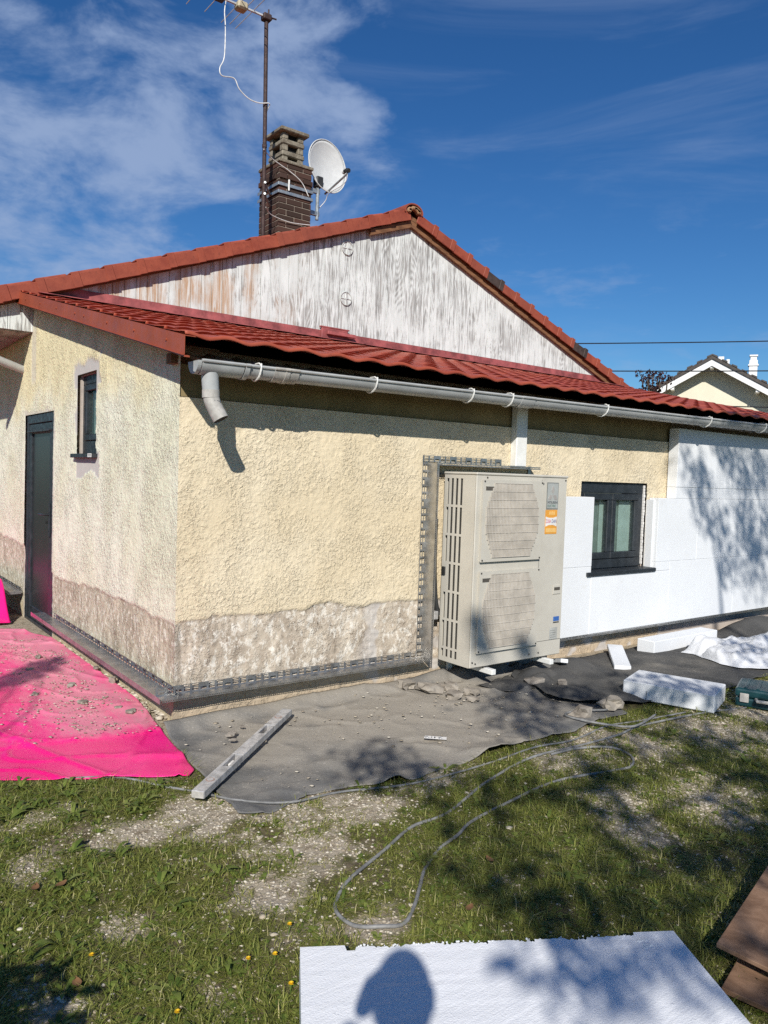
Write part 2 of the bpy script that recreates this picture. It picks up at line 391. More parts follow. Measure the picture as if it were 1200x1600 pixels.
def mk_sheet():
    m = Mat('tile_effect_steel', 0.48, spec=0.3)
    c = m.mix(m.rng(m.noise(3, 5, 0.6), 0.3, 0.7), (0.34, 0.064, 0.034), (0.44, 0.100, 0.054))
    c = m.mix(m.math('MULTIPLY', m.voro(3.6, out=1, rand=0.6), 0.30), c, (0.17, 0.040, 0.032))
    c = m.mix(m.math('MULTIPLY', m.rng(m.noise(16, 6, 0.75), 0.52, 0.70), 0.6), c, (0.11, 0.035, 0.028))
    c = m.mix(m.math('MULTIPLY', m.rng(m.noise(38, 5, 0.7), 0.62, 0.70), 0.5), c, (0.30, 0.16, 0.12))
    m.color(c); m.rough(m.rng(m.noise(9, 4), 0.3, 0.7, 0.40, 0.65)); m.bump(m.noise(200, 3), 0.15, 0.002); return m.m
M_sheet = mk_sheet()
M_flash = plain('red_flashing', (0.33, 0.072, 0.032), 0.5, var=0.08, nscale=4)
M_flashpink = plain('faded_red_flashing', (0.33, 0.088, 0.085), 0.55, var=0.25, nscale=6)
def mk_clad():
    m = Mat('weathered_white_boards', 0.82, spec=0.25)
    off = m.new('ShaderNodeVectorMath', operation='ADD'); m.l.new(m.pos(), off.inputs[0])
    cb = m.new('ShaderNodeCombineXYZ'); m.l.new(m.math('MULTIPLY', m.rand(), 9.0), cb.inputs[2]); m.l.new(m.math('MULTIPLY', m.rand(), 3.0), cb.inputs[0]); m.l.new(cb.outputs[0], off.inputs[1])
    def mp(sc):
        k = m.new('ShaderNodeMapping'); m.l.new(off.outputs[0], k.inputs[0]); k.inputs[3].default_value = sc; return k.outputs[0]
    fld = m.noise(1.0, 2, 0.45, vec=mp((3.4, 1, 0.42)), dist=0.25)          # annual rings of each sheet: contour lines of a soft field
    rings = m.math('MULTIPLY', m.math('PINGPONG', m.math('MULTIPLY', fld, 34.0), 0.5), 2.0)
    fine = m.noise(16, 6, 0.70, vec=mp((2.2, 1, 0.13)), dist=0.8)
    hair = m.noise(70, 3, 0.6, vec=mp((1.6, 1, 0.06)))
    worn = m.rng(m.noise(1.25, 6, 0.7), 0.28, 0.62)
    g = m.math('ADD', m.math('ADD', m.math('MULTIPLY', rings, 0.10), m.math('MULTIPLY', fine, 0.68)), m.math('MULTIPLY', hair, 0.30))
    thr = m.math('SUBTRACT', 0.665, m.math('MULTIPLY', worn, 0.185))
    bare = m.rng(m.math('SUBTRACT', g, thr), -0.02, 0.14)
    paint = m.mix(m.rng(m.noise(9, 5, 0.6, vec=mp((1, 1, 0.25))), 0.35, 0.7), (0.62, 0.65, 0.63), (0.73, 0.76, 0.74))
    wood = m.mix(m.rng(m.noise(11, 5, 0.6, vec=mp((1.5, 1, 0.2))), 0.3, 0.7), (0.17, 0.165, 0.155), (0.36, 0.35, 0.33))
    x = m.sep(i=0)
    rust = m.math('MULTIPLY', m.math('MULTIPLY', m.rng(x, 0.1, 0.6), m.rng(x, 2.0, 3.2, 1, 0)), m.rng(m.noise(2.2, 5, 0.6, vec=m.pos(sc=(1.3, 1, 0.6))), 0.40, 0.58))
    wood = m.mix(rust, wood, (0.42, 0.235, 0.11))
    bare = m.math('MAXIMUM', m.math('MULTIPLY', bare, 0.88), m.math('MULTIPLY', rust, m.rng(fine, 0.35, 0.62, 0.15, 0.85)))
    m.color(m.mix(bare, paint, wood)); m.bump(m.math('SUBTRACT', m.math('MULTIPLY', fine, 0.3), bare), 0.55, 0.003); return m.m
M_clad = mk_clad()
def mk_wood(name, a, b, sc=(2, 14, 14), rot=(0, 0, 0)):
    m = Mat(name, 0.75, spec=0.25); v = m.pos(sc=sc, rot=rot)
    g = m.noise(2.2, 7, 0.65, vec=v, dist=0.6); c = m.mix(m.rng(g, 0.3, 0.7), a, b)
    c = m.mix(m.math('MULTIPLY', m.rng(m.noise(5, 4), 0.5, 0.75), 0.5), c, tuple(q*0.4 for q in a)); m.color(c); m.bump(g, 0.35, 0.003); return m.m
M_rake = mk_wood('rake_board_wood', (0.14, 0.066, 0.034), (0.26, 0.13, 0.065))
M_soffit = mk_wood('soffit_boards', (0.26, 0.21, 0.165), (0.46, 0.41, 0.35), sc=(14, 2, 14))
M_ply = mk_wood('plywood_offcut', (0.17, 0.095, 0.055), (0.33, 0.20, 0.125), sc=(5, 5, 5), rot=(0, 0, 0.9))
M_pvc = plain('grey_pvc', (0.42, 0.43, 0.425), 0.42, var=0.07, nscale=5)
M_pvcdirty = plain('dusty_pvc', (0.44, 0.42, 0.385), 0.6, var=0.14, nscale=16)
M_whitepvc = plain('white_pvc', (0.76, 0.76, 0.73), 0.4, var=0.05)
def mk_brick():
    m = Mat('chimney_brick', 0.88, spec=0.2)
    c = m.ramp(m.rand(), [(0.0, (0.035, 0.022, 0.017)), (0.5, (0.075, 0.04, 0.03)), (0.8, (0.11, 0.052, 0.038)), (1.0, (0.05, 0.035, 0.03))])
    c = m.mix(m.math('MULTIPLY', m.noise(30, 5, 0.7), 0.5), c, (0.05, 0.035, 0.03)); m.color(c); m.bump(m.noise(80, 4), 0.5, 0.004); return m.m
M_brick = mk_brick()
M_mortar = plain('mortar', (0.30, 0.25, 0.20), 0.95, nscale=20, bump=0.4)
def mk_conc():
    m = Mat('lichen_concrete', 0.95, spec=0.2)
    c = m.mix(m.rng(m.noise(14, 6, 0.7), 0.35, 0.65), (0.14, 0.118, 0.09), (0.28, 0.25, 0.195)); c = m.mix(m.math('MULTIPLY', m.rng(m.noise(24, 4), 0.55, 0.7), 0.55), c, (0.13, 0.11, 0.085))
    m.color(c); m.bump(m.noise(50, 5), 0.7, 0.008); return m.m
M_conc = mk_conc()
M_rust = plain('rusty_mast', (0.062, 0.036, 0.032), 0.7, 0.2, var=0.25, nscale=20)
M_dish = plain('dish_white', (0.60, 0.605, 0.595), 0.5, var=0.04)
M_lnb = plain('lnb_dark', (0.03, 0.03, 0.03), 0.5)
M_coax = plain('white_coax', (0.72, 0.72, 0.70), 0.5)
M_antalu = plain('antenna_aluminium', (0.60, 0.61, 0.62), 0.45, 0.2)
M_antplastic = plain('antenna_cream_plastic', (0.46, 0.40, 0.28), 0.6)
def mk_ac():
    m = Mat('heat_pump_paint', 0.42, spec=0.5)
    c = m.mix(m.rng(m.noise(3, 5, 0.6), 0.3, 0.7), (0.50, 0.47, 0.405), (0.565, 0.535, 0.465)); c = m.mix(m.math('MULTIPLY', m.rng(m.noise(12, 6, 0.7, vec=m.pos(sc=(1, 1, 0.3))), 0.55, 0.78), 0.35), c, (0.36, 0.32, 0.26))
    m.color(c); m.bump(m.noise(160, 2), 0.05, 0.002); return m.m
M_ac = mk_ac()
M_acgrille = plain('heat_pump_grille', (0.52, 0.475, 0.41), 0.5, var=0.1)
M_acdark = plain('heat_pump_recess_shade', (0.09, 0.08, 0.066), 0.7)  # dark brown painted in for the shade of grille hollows and slots
M_acfin = plain('heat_pump_fins', (0.10, 0.095, 0.085), 0.5, 0.5)
M_badge = plain('badge_silver', (0.46, 0.47, 0.445), 0.35, 0.2, var=0.03)
M_badged = plain('badge_border', (0.20, 0.21, 0.20), 0.4)
M_logo = plain('badge_emblem', (0.36, 0.335, 0.31), 0.4)
M_ink = plain('print_dark', (0.03, 0.045, 0.06), 0.6)
M_inkg = plain('print_green', (0.06, 0.17, 0.13), 0.6)
M_orange = plain('sticker_orange', (0.72, 0.33, 0.05), 0.5, var=0.05)
M_orangel = plain('sticker_orange_pale', (0.78, 0.48, 0.16), 0.5, var=0.05)
M_stickw = plain('sticker_white', (0.75, 0.73, 0.70), 0.5, var=0.04)
M_red = plain('sticker_red', (0.50, 0.09, 0.16), 0.5)
M_blue = plain('sticker_blue', (0.05, 0.15, 0.45), 0.5)
M_blued = plain('sticker_navy', (0.08, 0.10, 0.30), 0.5)
M_grey = plain('sticker_grey', (0.44, 0.44, 0.41), 0.5)
def mk_pink():
    m = Mat('pink_tarp_plastic', 0.38, spec=0.5)
    dust = m.attr('dust')
    c = m.mix(m.rng(m.noise(1.5, 4), 0.3, 0.7), (0.84, 0.008, 0.19), (0.92, 0.018, 0.25))
    n1 = m.noise(9, 7, 0.72); n2 = m.noise(60, 4, 0.7)
    d = m.rng(m.math('ADD', m.math('MULTIPLY', dust, 0.85), m.math('MULTIPLY', m.noise(6, 8, 0.75, vec=m.pos(sc=(2.2, 0.8, 1), rot=(0, 0, 0.5))), 0.75)), 0.60, 1.10)
    c = m.mix(m.math('MULTIPLY', d, 0.62), c, (0.60, 0.36, 0.36))
    sp = m.math('MULTIPLY', m.rng(n2, 0.60, 0.68), m.rng(m.math('ADD', dust, m.math('MULTIPLY', n1, 0.5)), 0.35, 0.9))
    c = m.mix(sp, c, (0.52, 0.44, 0.38)); m.color(c); m.rough(m.rng(d, 0, 0.6, 0.30, 0.8)); m.bump(m.math('ADD', m.noise(14, 5), m.math('MULTIPLY', sp, 1.2)), 0.35, 0.005); return m.m
M_pink = mk_pink()
def mk_felt(name, a, b, dustc):
    m = Mat(name, 0.88, spec=0.2); dust = m.attr('dust')
    c = m.mix(m.rng(m.noise(3, 5, 0.6), 0.3, 0.7), a, b); n1 = m.noise(5, 7, 0.7)
    d = m.rng(m.math('ADD', m.math('MULTIPLY', dust, 0.9), m.math('MULTIPLY', n1, 0.6)), 0.34, 0.95)
    c = m.mix(m.math('MULTIPLY', d, 0.85), c, dustc)
    sp = m.math('MULTIPLY', m.rng(m.noise(70, 5, 0.75), 0.58, 0.66), m.rng(m.math('ADD', dust, n1), 0.55, 1.0)); c = m.mix(sp, c, (0.46, 0.42, 0.37))
    m.color(c); m.bump(m.math('ADD', m.math('MULTIPLY', m.noise(400, 2), 0.4), m.math('ADD', m.noise(20, 6, 0.7, dist=0.8), m.math('MULTIPLY', m.noise(90, 5, 0.7), 0.6))), 0.8, 0.006); return m.m
M_felt = mk_felt('grey_geotextile', (0.115, 0.115, 0.113), (0.165, 0.165, 0.16), (0.36, 0.325, 0.27))
M_feltd = mk_felt('dark_geotextile', (0.060, 0.060, 0.059), (0.092, 0.09, 0.086), (0.27, 0.245, 0.205))
def mk_film():
    m = Mat('white_plastic_film', 0.22, spec=0.6); m.color((0.74, 0.75, 0.77)); m.bump(m.noise(22, 6, 0.6, dist=1.0), 0.7, 0.012)
    m.b.inputs['Transmission Weight'].default_value = 0.12; return m.m
M_film = mk_film()
def mk_case():
    m = Mat('tool_case_plastic', 0.35); c = m.mix(m.rng(m.noise(7, 6, 0.7), 0.52, 0.66), (0.008, 0.045, 0.052), (0.30, 0.33, 0.33)); c = m.mix(0.75, c, (0.008, 0.045, 0.052)); m.color(c); m.bump(m.noise(90, 3), 0.2, 0.003); return m.m
M_case = mk_case()
M_hose = plain('grey_cable_rubber', (0.22, 0.22, 0.215), 0.6, var=0.2, nscale=14)
def mk_rubble():
    m = Mat('rubble_render', 0.95, spec=0.2); c = m.mix(m.rng(m.noise(12, 5, 0.6), 0.3, 0.7), (0.15, 0.13, 0.11), (0.34, 0.305, 0.26)); c = m.mix(m.math('MULTIPLY', m.rand(), 0.3), c, (0.45, 0.405, 0.33)); m.color(c); m.bump(m.noise(70, 5), 0.6, 0.006); return m.m
M_rubble = mk_rubble()
def mk_ground():
    m = Mat('lawn_soil', 0.97, spec=0.15)
    g = m.attr('gravel')
    soil = m.mix(m.rng(m.noise(14, 6, 0.7), 0.3, 0.7), (0.085, 0.066, 0.04), (0.19, 0.15, 0.095))
    moss = m.mix(m.rng(m.noise(22, 6, 0.7), 0.3, 0.7), (0.050, 0.058, 0.016), (0.125, 0.13, 0.042))
    soil = m.mix(m.rng(m.noise(5, 5, 0.65), 0.40, 0.62), soil, moss)
    grav = m.ramp(m.noise(130, 5, 0.75), [(0.1, (0.29, 0.245, 0.175)), (0.5, (0.42, 0.36, 0.27)), (0.9, (0.56, 0.50, 0.40))])
    grav = m.mix(m.rng(m.noise(18, 5, 0.7), 0.45, 0.65), grav, (0.25, 0.20, 0.135))
    k = m.rng(m.math('ADD', g, m.math('MULTIPLY', m.math('SUBTRACT', m.noise(9, 5, 0.65), 0.5), 0.9)), 0.30, 0.62)
    m.color(m.mix(k, soil, grav)); m.bump(m.math('ADD', m.math('MULTIPLY', m.noise(150, 4, 0.7), 0.8), m.noise(40, 5)), 0.7, 0.012); return m.m
M_ground = mk_ground()
def mk_leaf(name, a, b, c3, rough=0.55, tr=0.38):
    m = Mat(name, rough, spec=0.35); t = m.attr('tint')
    c = m.ramp(t, [(0.0, a), (0.6, b), (1.0, c3)]); c = m.mix(m.math('MULTIPLY', m.noise(3.0, 3), 0.35), c, a); m.color(c)
    nd, l = m.n, m.l; d = nd.new('ShaderNodeBsdfTranslucent'); l.new(c, d.inputs[0]); mx = nd.new('ShaderNodeMixShader'); mx.inputs[0].default_value = tr
    l.new(m.b.outputs[0], mx.inputs[1]); l.new(d.outputs[0], mx.inputs[2]); l.new(mx.outputs[0], nd['Material Output'].inputs[0]); return m.m
M_grass = mk_leaf('grass_blades', (0.150, 0.180, 0.032), (0.370, 0.375, 0.095), (0.70, 0.60, 0.33))
M_weed = mk_leaf('weed_leaves', (0.095, 0.145, 0.028), (0.220, 0.275, 0.056), (0.40, 0.42, 0.13), 0.4)
M_copper = mk_leaf('copper_leaves', (0.030, 0.012, 0.014), (0.060, 0.020, 0.022), (0.10, 0.035, 0.03), 0.45)
M_bark = plain('bark', (0.09, 0.065, 0.045), 0.95, nscale=12, bump=0.8, bscale=30)
def mk_stone():
    m = Mat('limestone_chips', 0.95, spec=0.2); c = m.ramp(m.attr('tint'), [(0, (0.27, 0.225, 0.165)), (0.5, (0.43, 0.375, 0.29)), (1, (0.60, 0.55, 0.46))]); m.color(c); return m.m
M_stone = mk_stone()
M_dand = plain('dandelion_yellow', (0.75, 0.47, 0.01), 0.7)
M_stem = plain('flower_stem', (0.10, 0.16, 0.03), 0.6)
M_dry = plain('dry_leaf', (0.17, 0.085, 0.035), 0.8)
M_nwall = plain('neighbour_cream_wall', (0.70, 0.66, 0.52), 0.9, var=0.03, nscale=1)
M_nwhite = plain('neighbour_white_board', (0.78, 0.78, 0.77), 0.6, var=0.03)
M_nroof = mk_tile('neighbour_dark_tile', (0.045, 0.038, 0.034), (0.085, 0.07, 0.06), (0.04, 0.035, 0.03))
M_wire = plain('power_cable', (0.012, 0.012, 0.014), 0.6)
M_skin = plain('skin', (0.50, 0.30, 0.22), 0.5)
M_cloth = plain('dark_jacket', (0.035, 0.04, 0.055), 0.85)
M_hair = plain('hair_brown', (0.04, 0.026, 0.018), 0.7)
M_phone = plain('phone_black', (0.01, 0.01, 0.012), 0.25)
# ------------------------------------------------------------------ ground
GR = [(-.93,-.81,.22),(-.68,-1.19,.22),(-.29,-1.15,.3),(-.04,-1.39,.3),(.21,-1.47,.26),(-.1,-1.76,.26),(-.41,-1.94,.22),(-.21,-2.31,.18),(.86,-1.44,.3),
      (1.61,-1.64,.45),(1.69,-2.34,.4),(1.16,-2.38,.28),(2.75,-1.92,.55),(-.77,-2.34,.16),(-1.19,-2.15,.16),(-.9,-1.85,.14),(1.39,-2.05,.35),(3.4,-1.7,.6),(2.2,-1.6,.4),(-1.1,-1.3,.16),(.35,-2.35,.1),(4.6,-1.7,.8)]
def gravel(x, y):
    g = 0*np.asarray(x, float)
    for a, b, r in GR: g = np.maximum(g, .92*np.exp(-((x-a)**2+(y-b)**2)/(r*r)*1.6))
    g = np.maximum(g, sstep(-0.9, -0.2, y)*sstep(-1.2, -0.4, x))       # beneath the sheets along the wall
    return np.clip(g + (fbm(x, y, 5.5, 6, 5, .7)-0.50)*1.7, 0, 1)
def gz(x, y):
    return (fbm(x, y, 1.6, 3, 3)-0.5)*0.05*sstep(-0.3, -1.3, y) + (fbm(x, y, 9, 2, 8)-0.5)*0.015*sstep(-0.2, -1.0, y)
def axis(lo, a, b, hi, step, far):
    return np.concatenate([lo + (a-lo)*np.linspace(0, 1, far)**0.35, np.arange(a+step, b, step), b + (hi-b)*np.linspace(0, 1, far)**2.8])
gx = np.unique(np.round(axis(-150, -4, 7, 220, 0.045, 14), 4)); gy = np.unique(np.round(axis(-120, -5, 0.6, 200, 0.045, 14), 4))
GX, GY = np.meshgrid(gx, gy, indexing='ij')
P = np.stack([GX, GY, gz(GX, GY)], -1)
ground = tag(grid_obj('ground', P, M_ground, attrs={'gravel': gravel(GX, GY)}), 'patchy lawn and pale gravel in front of the house', None, None, 'structure')

# ------------------------------------------------------------------ the house
house = thing('house', 'low cream roughcast house with red tiled gable and lean-to, half clad in white insulation', 'house', (4.2, 3.0, 0))
D = 3.55
def RZ(y): return 2.195 + 0.226*(y+0.40)

# long wall -------------------------------------------------------------------
WX0, WX1, WZ0, WZ1 = 3.585, 4.545, 0.735, 1.51
def snap(a, vals):
    a = a.copy()
    for v in vals: a[np.argmin(abs(a-v))] = v
    return a
def rough(a, b, s):
    n = vnoise(a, b, 52, s); n2 = vnoise(a, b, 90, s+3); n3 = fbm(a, b, 9, 2, s+9)
    return 0.0040*(1-abs(2*n-1))*(0.4+n3) + 0.0035*n2
def bare(a, b, s):
    n = fbm(a*1.15, b*0.8, 8, 4, s); return 0.012*n + 0.006*abs(2*vnoise(a, b, 22, s+4)-1)
xs = snap(np.arange(-0.018, 4.90, 0.0108), [WX0, WX1]); zs = snap(np.arange(-0.12, 1.92, 0.0108), [WZ0, WZ1])
X_, Z_ = np.meshgrid(xs, zs, indexing='ij')
st = np.interp(X_, [-.1, .2, .5, .84, .98, 1.3, 1.8, 2.5, 5], [.592, .622, .61, .623, .648, .612, .604, .6, .6])
st = st + (fbm(X_, Z_*2, 7, 4, 21)-0.5)*0.07
coat = sstep(-0.004, 0.004, Z_-st)
dep = coat*(0.015+rough(X_, Z_, 31)) + (1-coat)*bare(X_, Z_, 41) + 0.012*(fbm(X_, Z_, 1.3, 2, 6)-0.5)
dep = 0.018 + (dep-0.018)*sstep(-.018, .03, X_)
edge = np.minimum.reduce([abs(X_-WX0)+np.where((Z_ > WZ0-.02) & (Z_ < WZ1+.02), 0, 9), abs(X_-WX1)+np.where((Z_ > WZ0-.02) & (Z_ < WZ1+.02), 0, 9)])
patch = np.clip(0.9*sstep(0.60, 0.66, fbm(X_, Z_, 5, 3, 77))*(1-coat)*sstep(1.2, 1.5, X_), 0, 1)
P = np.stack([X_, -dep, Z_], -1)
xc = (xs[:-1]+xs[1:])/2; zc = (zs[:-1]+zs[1:])/2
keep = ~(((xc > WX0) & (xc < WX1))[:, None] & ((zc > WZ0) & (zc < WZ1))[None, :])
long_wall = tag(grid_obj('long_wall', P, M_long, house, keep=keep, attrs={'coat': coat, 'patch': patch}), 'cream roughcast long wall with a bare stained plinth')
m = MB()
m.box(0.03, WX0-0.002, 0.03, 0.26, -0.12, 2.2); m.box(WX1+0.002, 14, 0.03, 0.26, -0.12, 2.2); m.box(WX0-0.002, WX1+0.002, 0.03, 0.26, -0.12, WZ0-0.002); m.box(WX0-0.002, WX1+0.002, 0.03, 0.26, WZ1+0.002, 2.2)
m.build('wall_core', M_cement, house)
m = MB(); m.box(4.9, 14, -0.004, 0.028, -0.12, 2.2); m.build('wall_end', M_cement, house)
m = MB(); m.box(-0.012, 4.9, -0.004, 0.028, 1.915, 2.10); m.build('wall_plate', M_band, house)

# side wall -------------------------------------------------------------------
SY0, SY1, SZ0, SZ1 = 1.555, 2.055, 1.592, 2.205          # small window
DY0, DY1, DZ1 = 2.77, 3.80, 1.965                         # door
ys = snap(np.arange(-0.018, 7.0, 0.0135), [SY0, SY1, DY0, DY1]); zs = snap(np.arange(-0.12, 3.05, 0.0135), [SZ0, SZ1, DZ1])
Y_, Z_ = np.meshgrid(ys, zs, indexing='ij')
st = np.interp(Y_, [0, .6, 1.55, 2.67, 3.8, 7], [.59, .59, .587, .55, .70, .76]) + (fbm(Y_, Z_*2, 6, 4, 121)-0.5)*0.06
coat = sstep(-0.006, 0.006, Z_-st)
dw = np.maximum(np.maximum(SY0-Y_, Y_-SY1), np.maximum(SZ0-Z_, Z_-SZ1))
nz = fbm(Y_, Z_, 9, 3, 63)
patch = 1-sstep(0.05, 0.10, dw + (nz-0.5)*0.16 + 0.06*(Z_ < 2.1))
below = ((Y_ > 1.48+0.1*(nz-.5)) & (Y_ < 2.07) & (Z_ < 1.60) & (Z_ > 1.39+0.18*(nz-0.4)))
patch = np.maximum(patch, below*0.95)
dd = np.maximum(np.maximum(DY0-Y_, Y_-DY1), Z_-DZ1); patch = np.maximum(patch, 0.6*(1-sstep(0.01, 0.045, dd+(nz-.5)*.09)))
patch = np.maximum(patch, 0.55*sstep(3.38, 3.44, Y_)*(1-sstep(3.56, 3.6, Y_))*sstep(2.2, 2.3, Z_))
dep = coat*(0.014+rough(Y_, Z_, 131)*(1-0.85*patch)) + (1-coat)*bare(Y_, Z_, 141)*0.8 + 0.010*(fbm(Y_, Z_, 1.3, 2, 16)-0.5)
dep = 0.018 + (dep-0.018)*sstep(-.018, .03, Y_)
P = np.stack([-dep, Y_, Z_], -1)
yc = ((ys[:-1]+ys[1:])/2)[:, None]; zc = ((zs[:-1]+zs[1:])/2)[None, :]
keep = ~(((yc > SY0) & (yc < SY1) & (zc > SZ0) & (zc < SZ1)) | ((yc > DY0) & (yc < DY1) & (zc < DZ1)))
keep &= zc < np.where(yc < D, RZ(yc)-0.03, 2.74)
side_wall = tag(grid_obj('side_wall', P, M_side, house, keep=keep, attrs={'coat': coat, 'patch': patch}, flip=True), 'paler roughcast side wall with grey cement round the small window')
m = MB()
for a, b, z0, z1 in ((0.26, SY0-.002, -.12, 2.2), (SY1+.002, DY0-.002, -.12, 2.2), (DY1+.002, 7.0, -.12, 2.6), (SY0-.002, SY1+.002, -.12, SZ0-.002), (DY0-.002, DY1+.002, DZ1+.002, 2.2)):
    m.box(0.016, 0.25, a, b, z0, z1)
m.prism([(0.05, 2.2), (D, 2.2), (D, RZ(D)-.08), (0.05, RZ(0.05)-.08)], 'x', 0.016, 0.25)
m.build('side_wall_core', M_cement, house)
m = MB(); m.box(0.25, 14, 6.9, 7.0, -.1, 2.7); m.box(13.9, 14, 0.26, 6.9, -.1, 2.7); m.box(0.25, 13.9, 0.26, 6.9, 0.02, 0.05); m.build('room', M_room, house)

# windows and door ------------------------------------------------------------
win = MB(); f = 0.062
win.bbox(WX0+.004, WX1-.026, 0.005, 0.075, WZ1-0.10, WZ1-.004, .004); win.bbox(WX0+.004, WX1-.026, 0.005, 0.075, WZ0+.004, WZ0+0.085, .004)
win.bbox(WX0+.004, WX0+.07, 0.007, 0.073, WZ0+.085, WZ1-.10, .004); win.bbox(WX1-.092, WX1-.026, 0.007, 0.073, WZ0+.085, WZ1-.10, .004)
window = win.build('window', M_frame, house); tag(window, 'anthracite two-leaf window in the long wall')
midx = (WX0+WX1-0.02)/2
for i, (a, b) in enumerate(((WX0+.072, midx-.003), (midx+.003, WX1-.094))):
    s = MB(); z0, z1 = WZ0+.088, WZ1-.103; w = .058
    s.bbox(a, b, -.002, .05, z1-w, z1, .006); s.bbox(a, b, -.002, .05, z0, z0+w, .006); s.bbox(a, a+w, -.001, .049, z0+w, z1-w, .006); s.bbox(b-w, b, -.001, .049, z0+w, z1-w, .006)
    s.build('sash', M_frame, window)
    box('pane', (a+w-.004, b-w+.004, 0.022, 0.030, z0+w-.004, z1-w+.004), M_glass, window)
    box('curtain_and_dim_room', ((a+w+0.11 if i else b-w-.05), b-.01, 0.055, 0.058, z0, z1), M_curtain, window)
    box('curtain_and_dim_room', (a, b-.01, 0.066, 0.070, z0, z1), M_dimroom, window)  # green-grey plane standing in for the dim room behind the glass
box('window_sill', (WX0-.02, WX1+.01, -.15, 0.004, WZ0-.035, WZ0+.0), M_frame, window, .004)
m = MB()
for k in range(26):
    z = WZ0+.02+(WZ1-WZ0-.04)*k/26; r = random.uniform(.006, .016)
    m.bbox(WX1-.024, WX1-.024+r, -.012, 0.02, z, z+.028, .003)
m.build('joint_filler', M_stickw, window)
box('foam_filler', (WX1+.002, WX1+.0265, -.09, -.014, WZ0+.0, WZ1-.15), M_eps, window)
box('lintel_gap', (WX0, WX1-.001, 0.0, 0.02, WZ1-.004, WZ1-.001), M_black, window)

sw = MB(); xa, xb = 0.030, 0.090
sw.bbox(xa, xb, SY0+.002, SY1-.002, SZ1-.075, SZ1-.002, .004); sw.bbox(xa, xb, SY0+.002, SY1-.002, SZ0+.002, SZ0+.10, .004); sw.bbox(xa+.001, xb, SY0+.002, SY0+.06, SZ0+.10, SZ1-.075, .004); sw.bbox(xa+.001, xb, SY1-.06, SY1-.002, SZ0+.10, SZ1-.075, .004)
sidewin = sw.build('window', M_frame, house); tag(sidewin, 'narrow anthracite window in the side wall')
s = MB(); a, b, z0, z1, w = SY0+.062, SY1-.062, SZ0+.102, SZ1-.077, .05
s.bbox(xa-.008, xb-.01, a, b, z1-w, z1, .006); s.bbox(xa-.008, xb-.01, a, b, z0, z0+w, .006); s.bbox(xa-.007, xb-.01, a, a+w, z0+w, z1-w, .006); s.bbox(xa-.007, xb-.01, b-w, b, z0+w, z1-w, .006)
s.build('sash', M_frame, sidewin); box('pane', (xa+.015, xa+.022, a+w-.004, b-w+.004, z0+w-.004, z1-w+.004), M_glass, sidewin); box('curtain_and_dim_room', (xa+.05, xa+.053, a, a+.22, z0, z1), M_dimroom, sidewin); box('curtain_and_dim_room', (xa+.058, xa+.061, a, b, z0, z1), M_dimroom, sidewin)  # planes behind this pane carry the dim room colour too
sl = box('window_sill', (-.055, 0.10, SY0-.03, SY1+.035, SZ0-.032, SZ0-.001), M_frame, sidewin, .003)
m = MB(); m.box(-.058, -.0555, SY0-.028, SY0+.06, SZ0-.028, SZ0-.022); m.box(-.058, -.0555, SY0-.028, SY0+.06, SZ0-.006, SZ0-.001)
for k in range(4): m.box(-.058, -.0555, SY0-.028+k*.027, SY0-.022+k*.027, SZ0-.022, SZ0-.006)
m.build('end_cap', M_whitepvc, sidewin)
m = MB()   # cement-lined reveal
m.box(0.0165, xa, SY1-.006, SY1+.0, SZ0, SZ1); m.box(0.0165, xa, SY0, SY0+.006, SZ0, SZ1); m.box(0.0165, xa, SY0+.006, SY1-.006, SZ1-.006, SZ1); m.build('reveal', M_cement, sidewin)

door = MB(); xa = -0.006
door.bbox(xa, .09, DY0+.004, DY0+.075, .0, DZ1-.004, .004); door.bbox(xa, .09, DY1-.075, DY1-.004, .0, DZ1-.004, .004); door.bbox(xa+.001, .09, DY0+.075, DY1-.075, DZ1-.085, DZ1-.005, .004)
door = door.build('door', M_frame, house); tag(door, 'tall anthracite entrance door in the side wall')
s = MB(); a, b, z0, z1, w = DY0+.079, DY1-.079, .03, DZ1-.09, .10
s.bbox(xa+.006, .075, a, a+w, z0, z1, .005); s.bbox(xa+.006, .075, b-w, b, z0, z1, .005); s.bbox(xa+.007, .075, a+w, b-w, z1-.09, z1, .005); s.bbox(xa+.007, .075, a+w, b-w, z0, z0+.12, .005); s.build('door_leaf', M_frame, door)
box('door_panel', (xa+.022, .06, a+w-.005, b-w+.005, z0+.115, z1-.085), M_door, door)
box('drip_bar', (xa-.022, xa+.012, a+.03, b-.03, z1-.08, z1-.06), M_frame, door, .003)
h = MB(); h.bbox(xa-.008, xa+.008, a+.03, a+.065, .86, 1.16, .004); h.tube([(xa, a+.047, 1.06), (xa-.055, a+.047, 1.06), (xa-.06, a+.06, 1.06), (xa-.06, a+.175, 1.058)], .010, 8); h.tube([(xa, a+.047, .92), (xa-.012, a+.047, .92)], .012, 10); h.build('handle', M_frame, door)
box('threshold', (-.01, .09, DY0+.004, DY1-.004, -.03, .028), M_frame, door, .003)

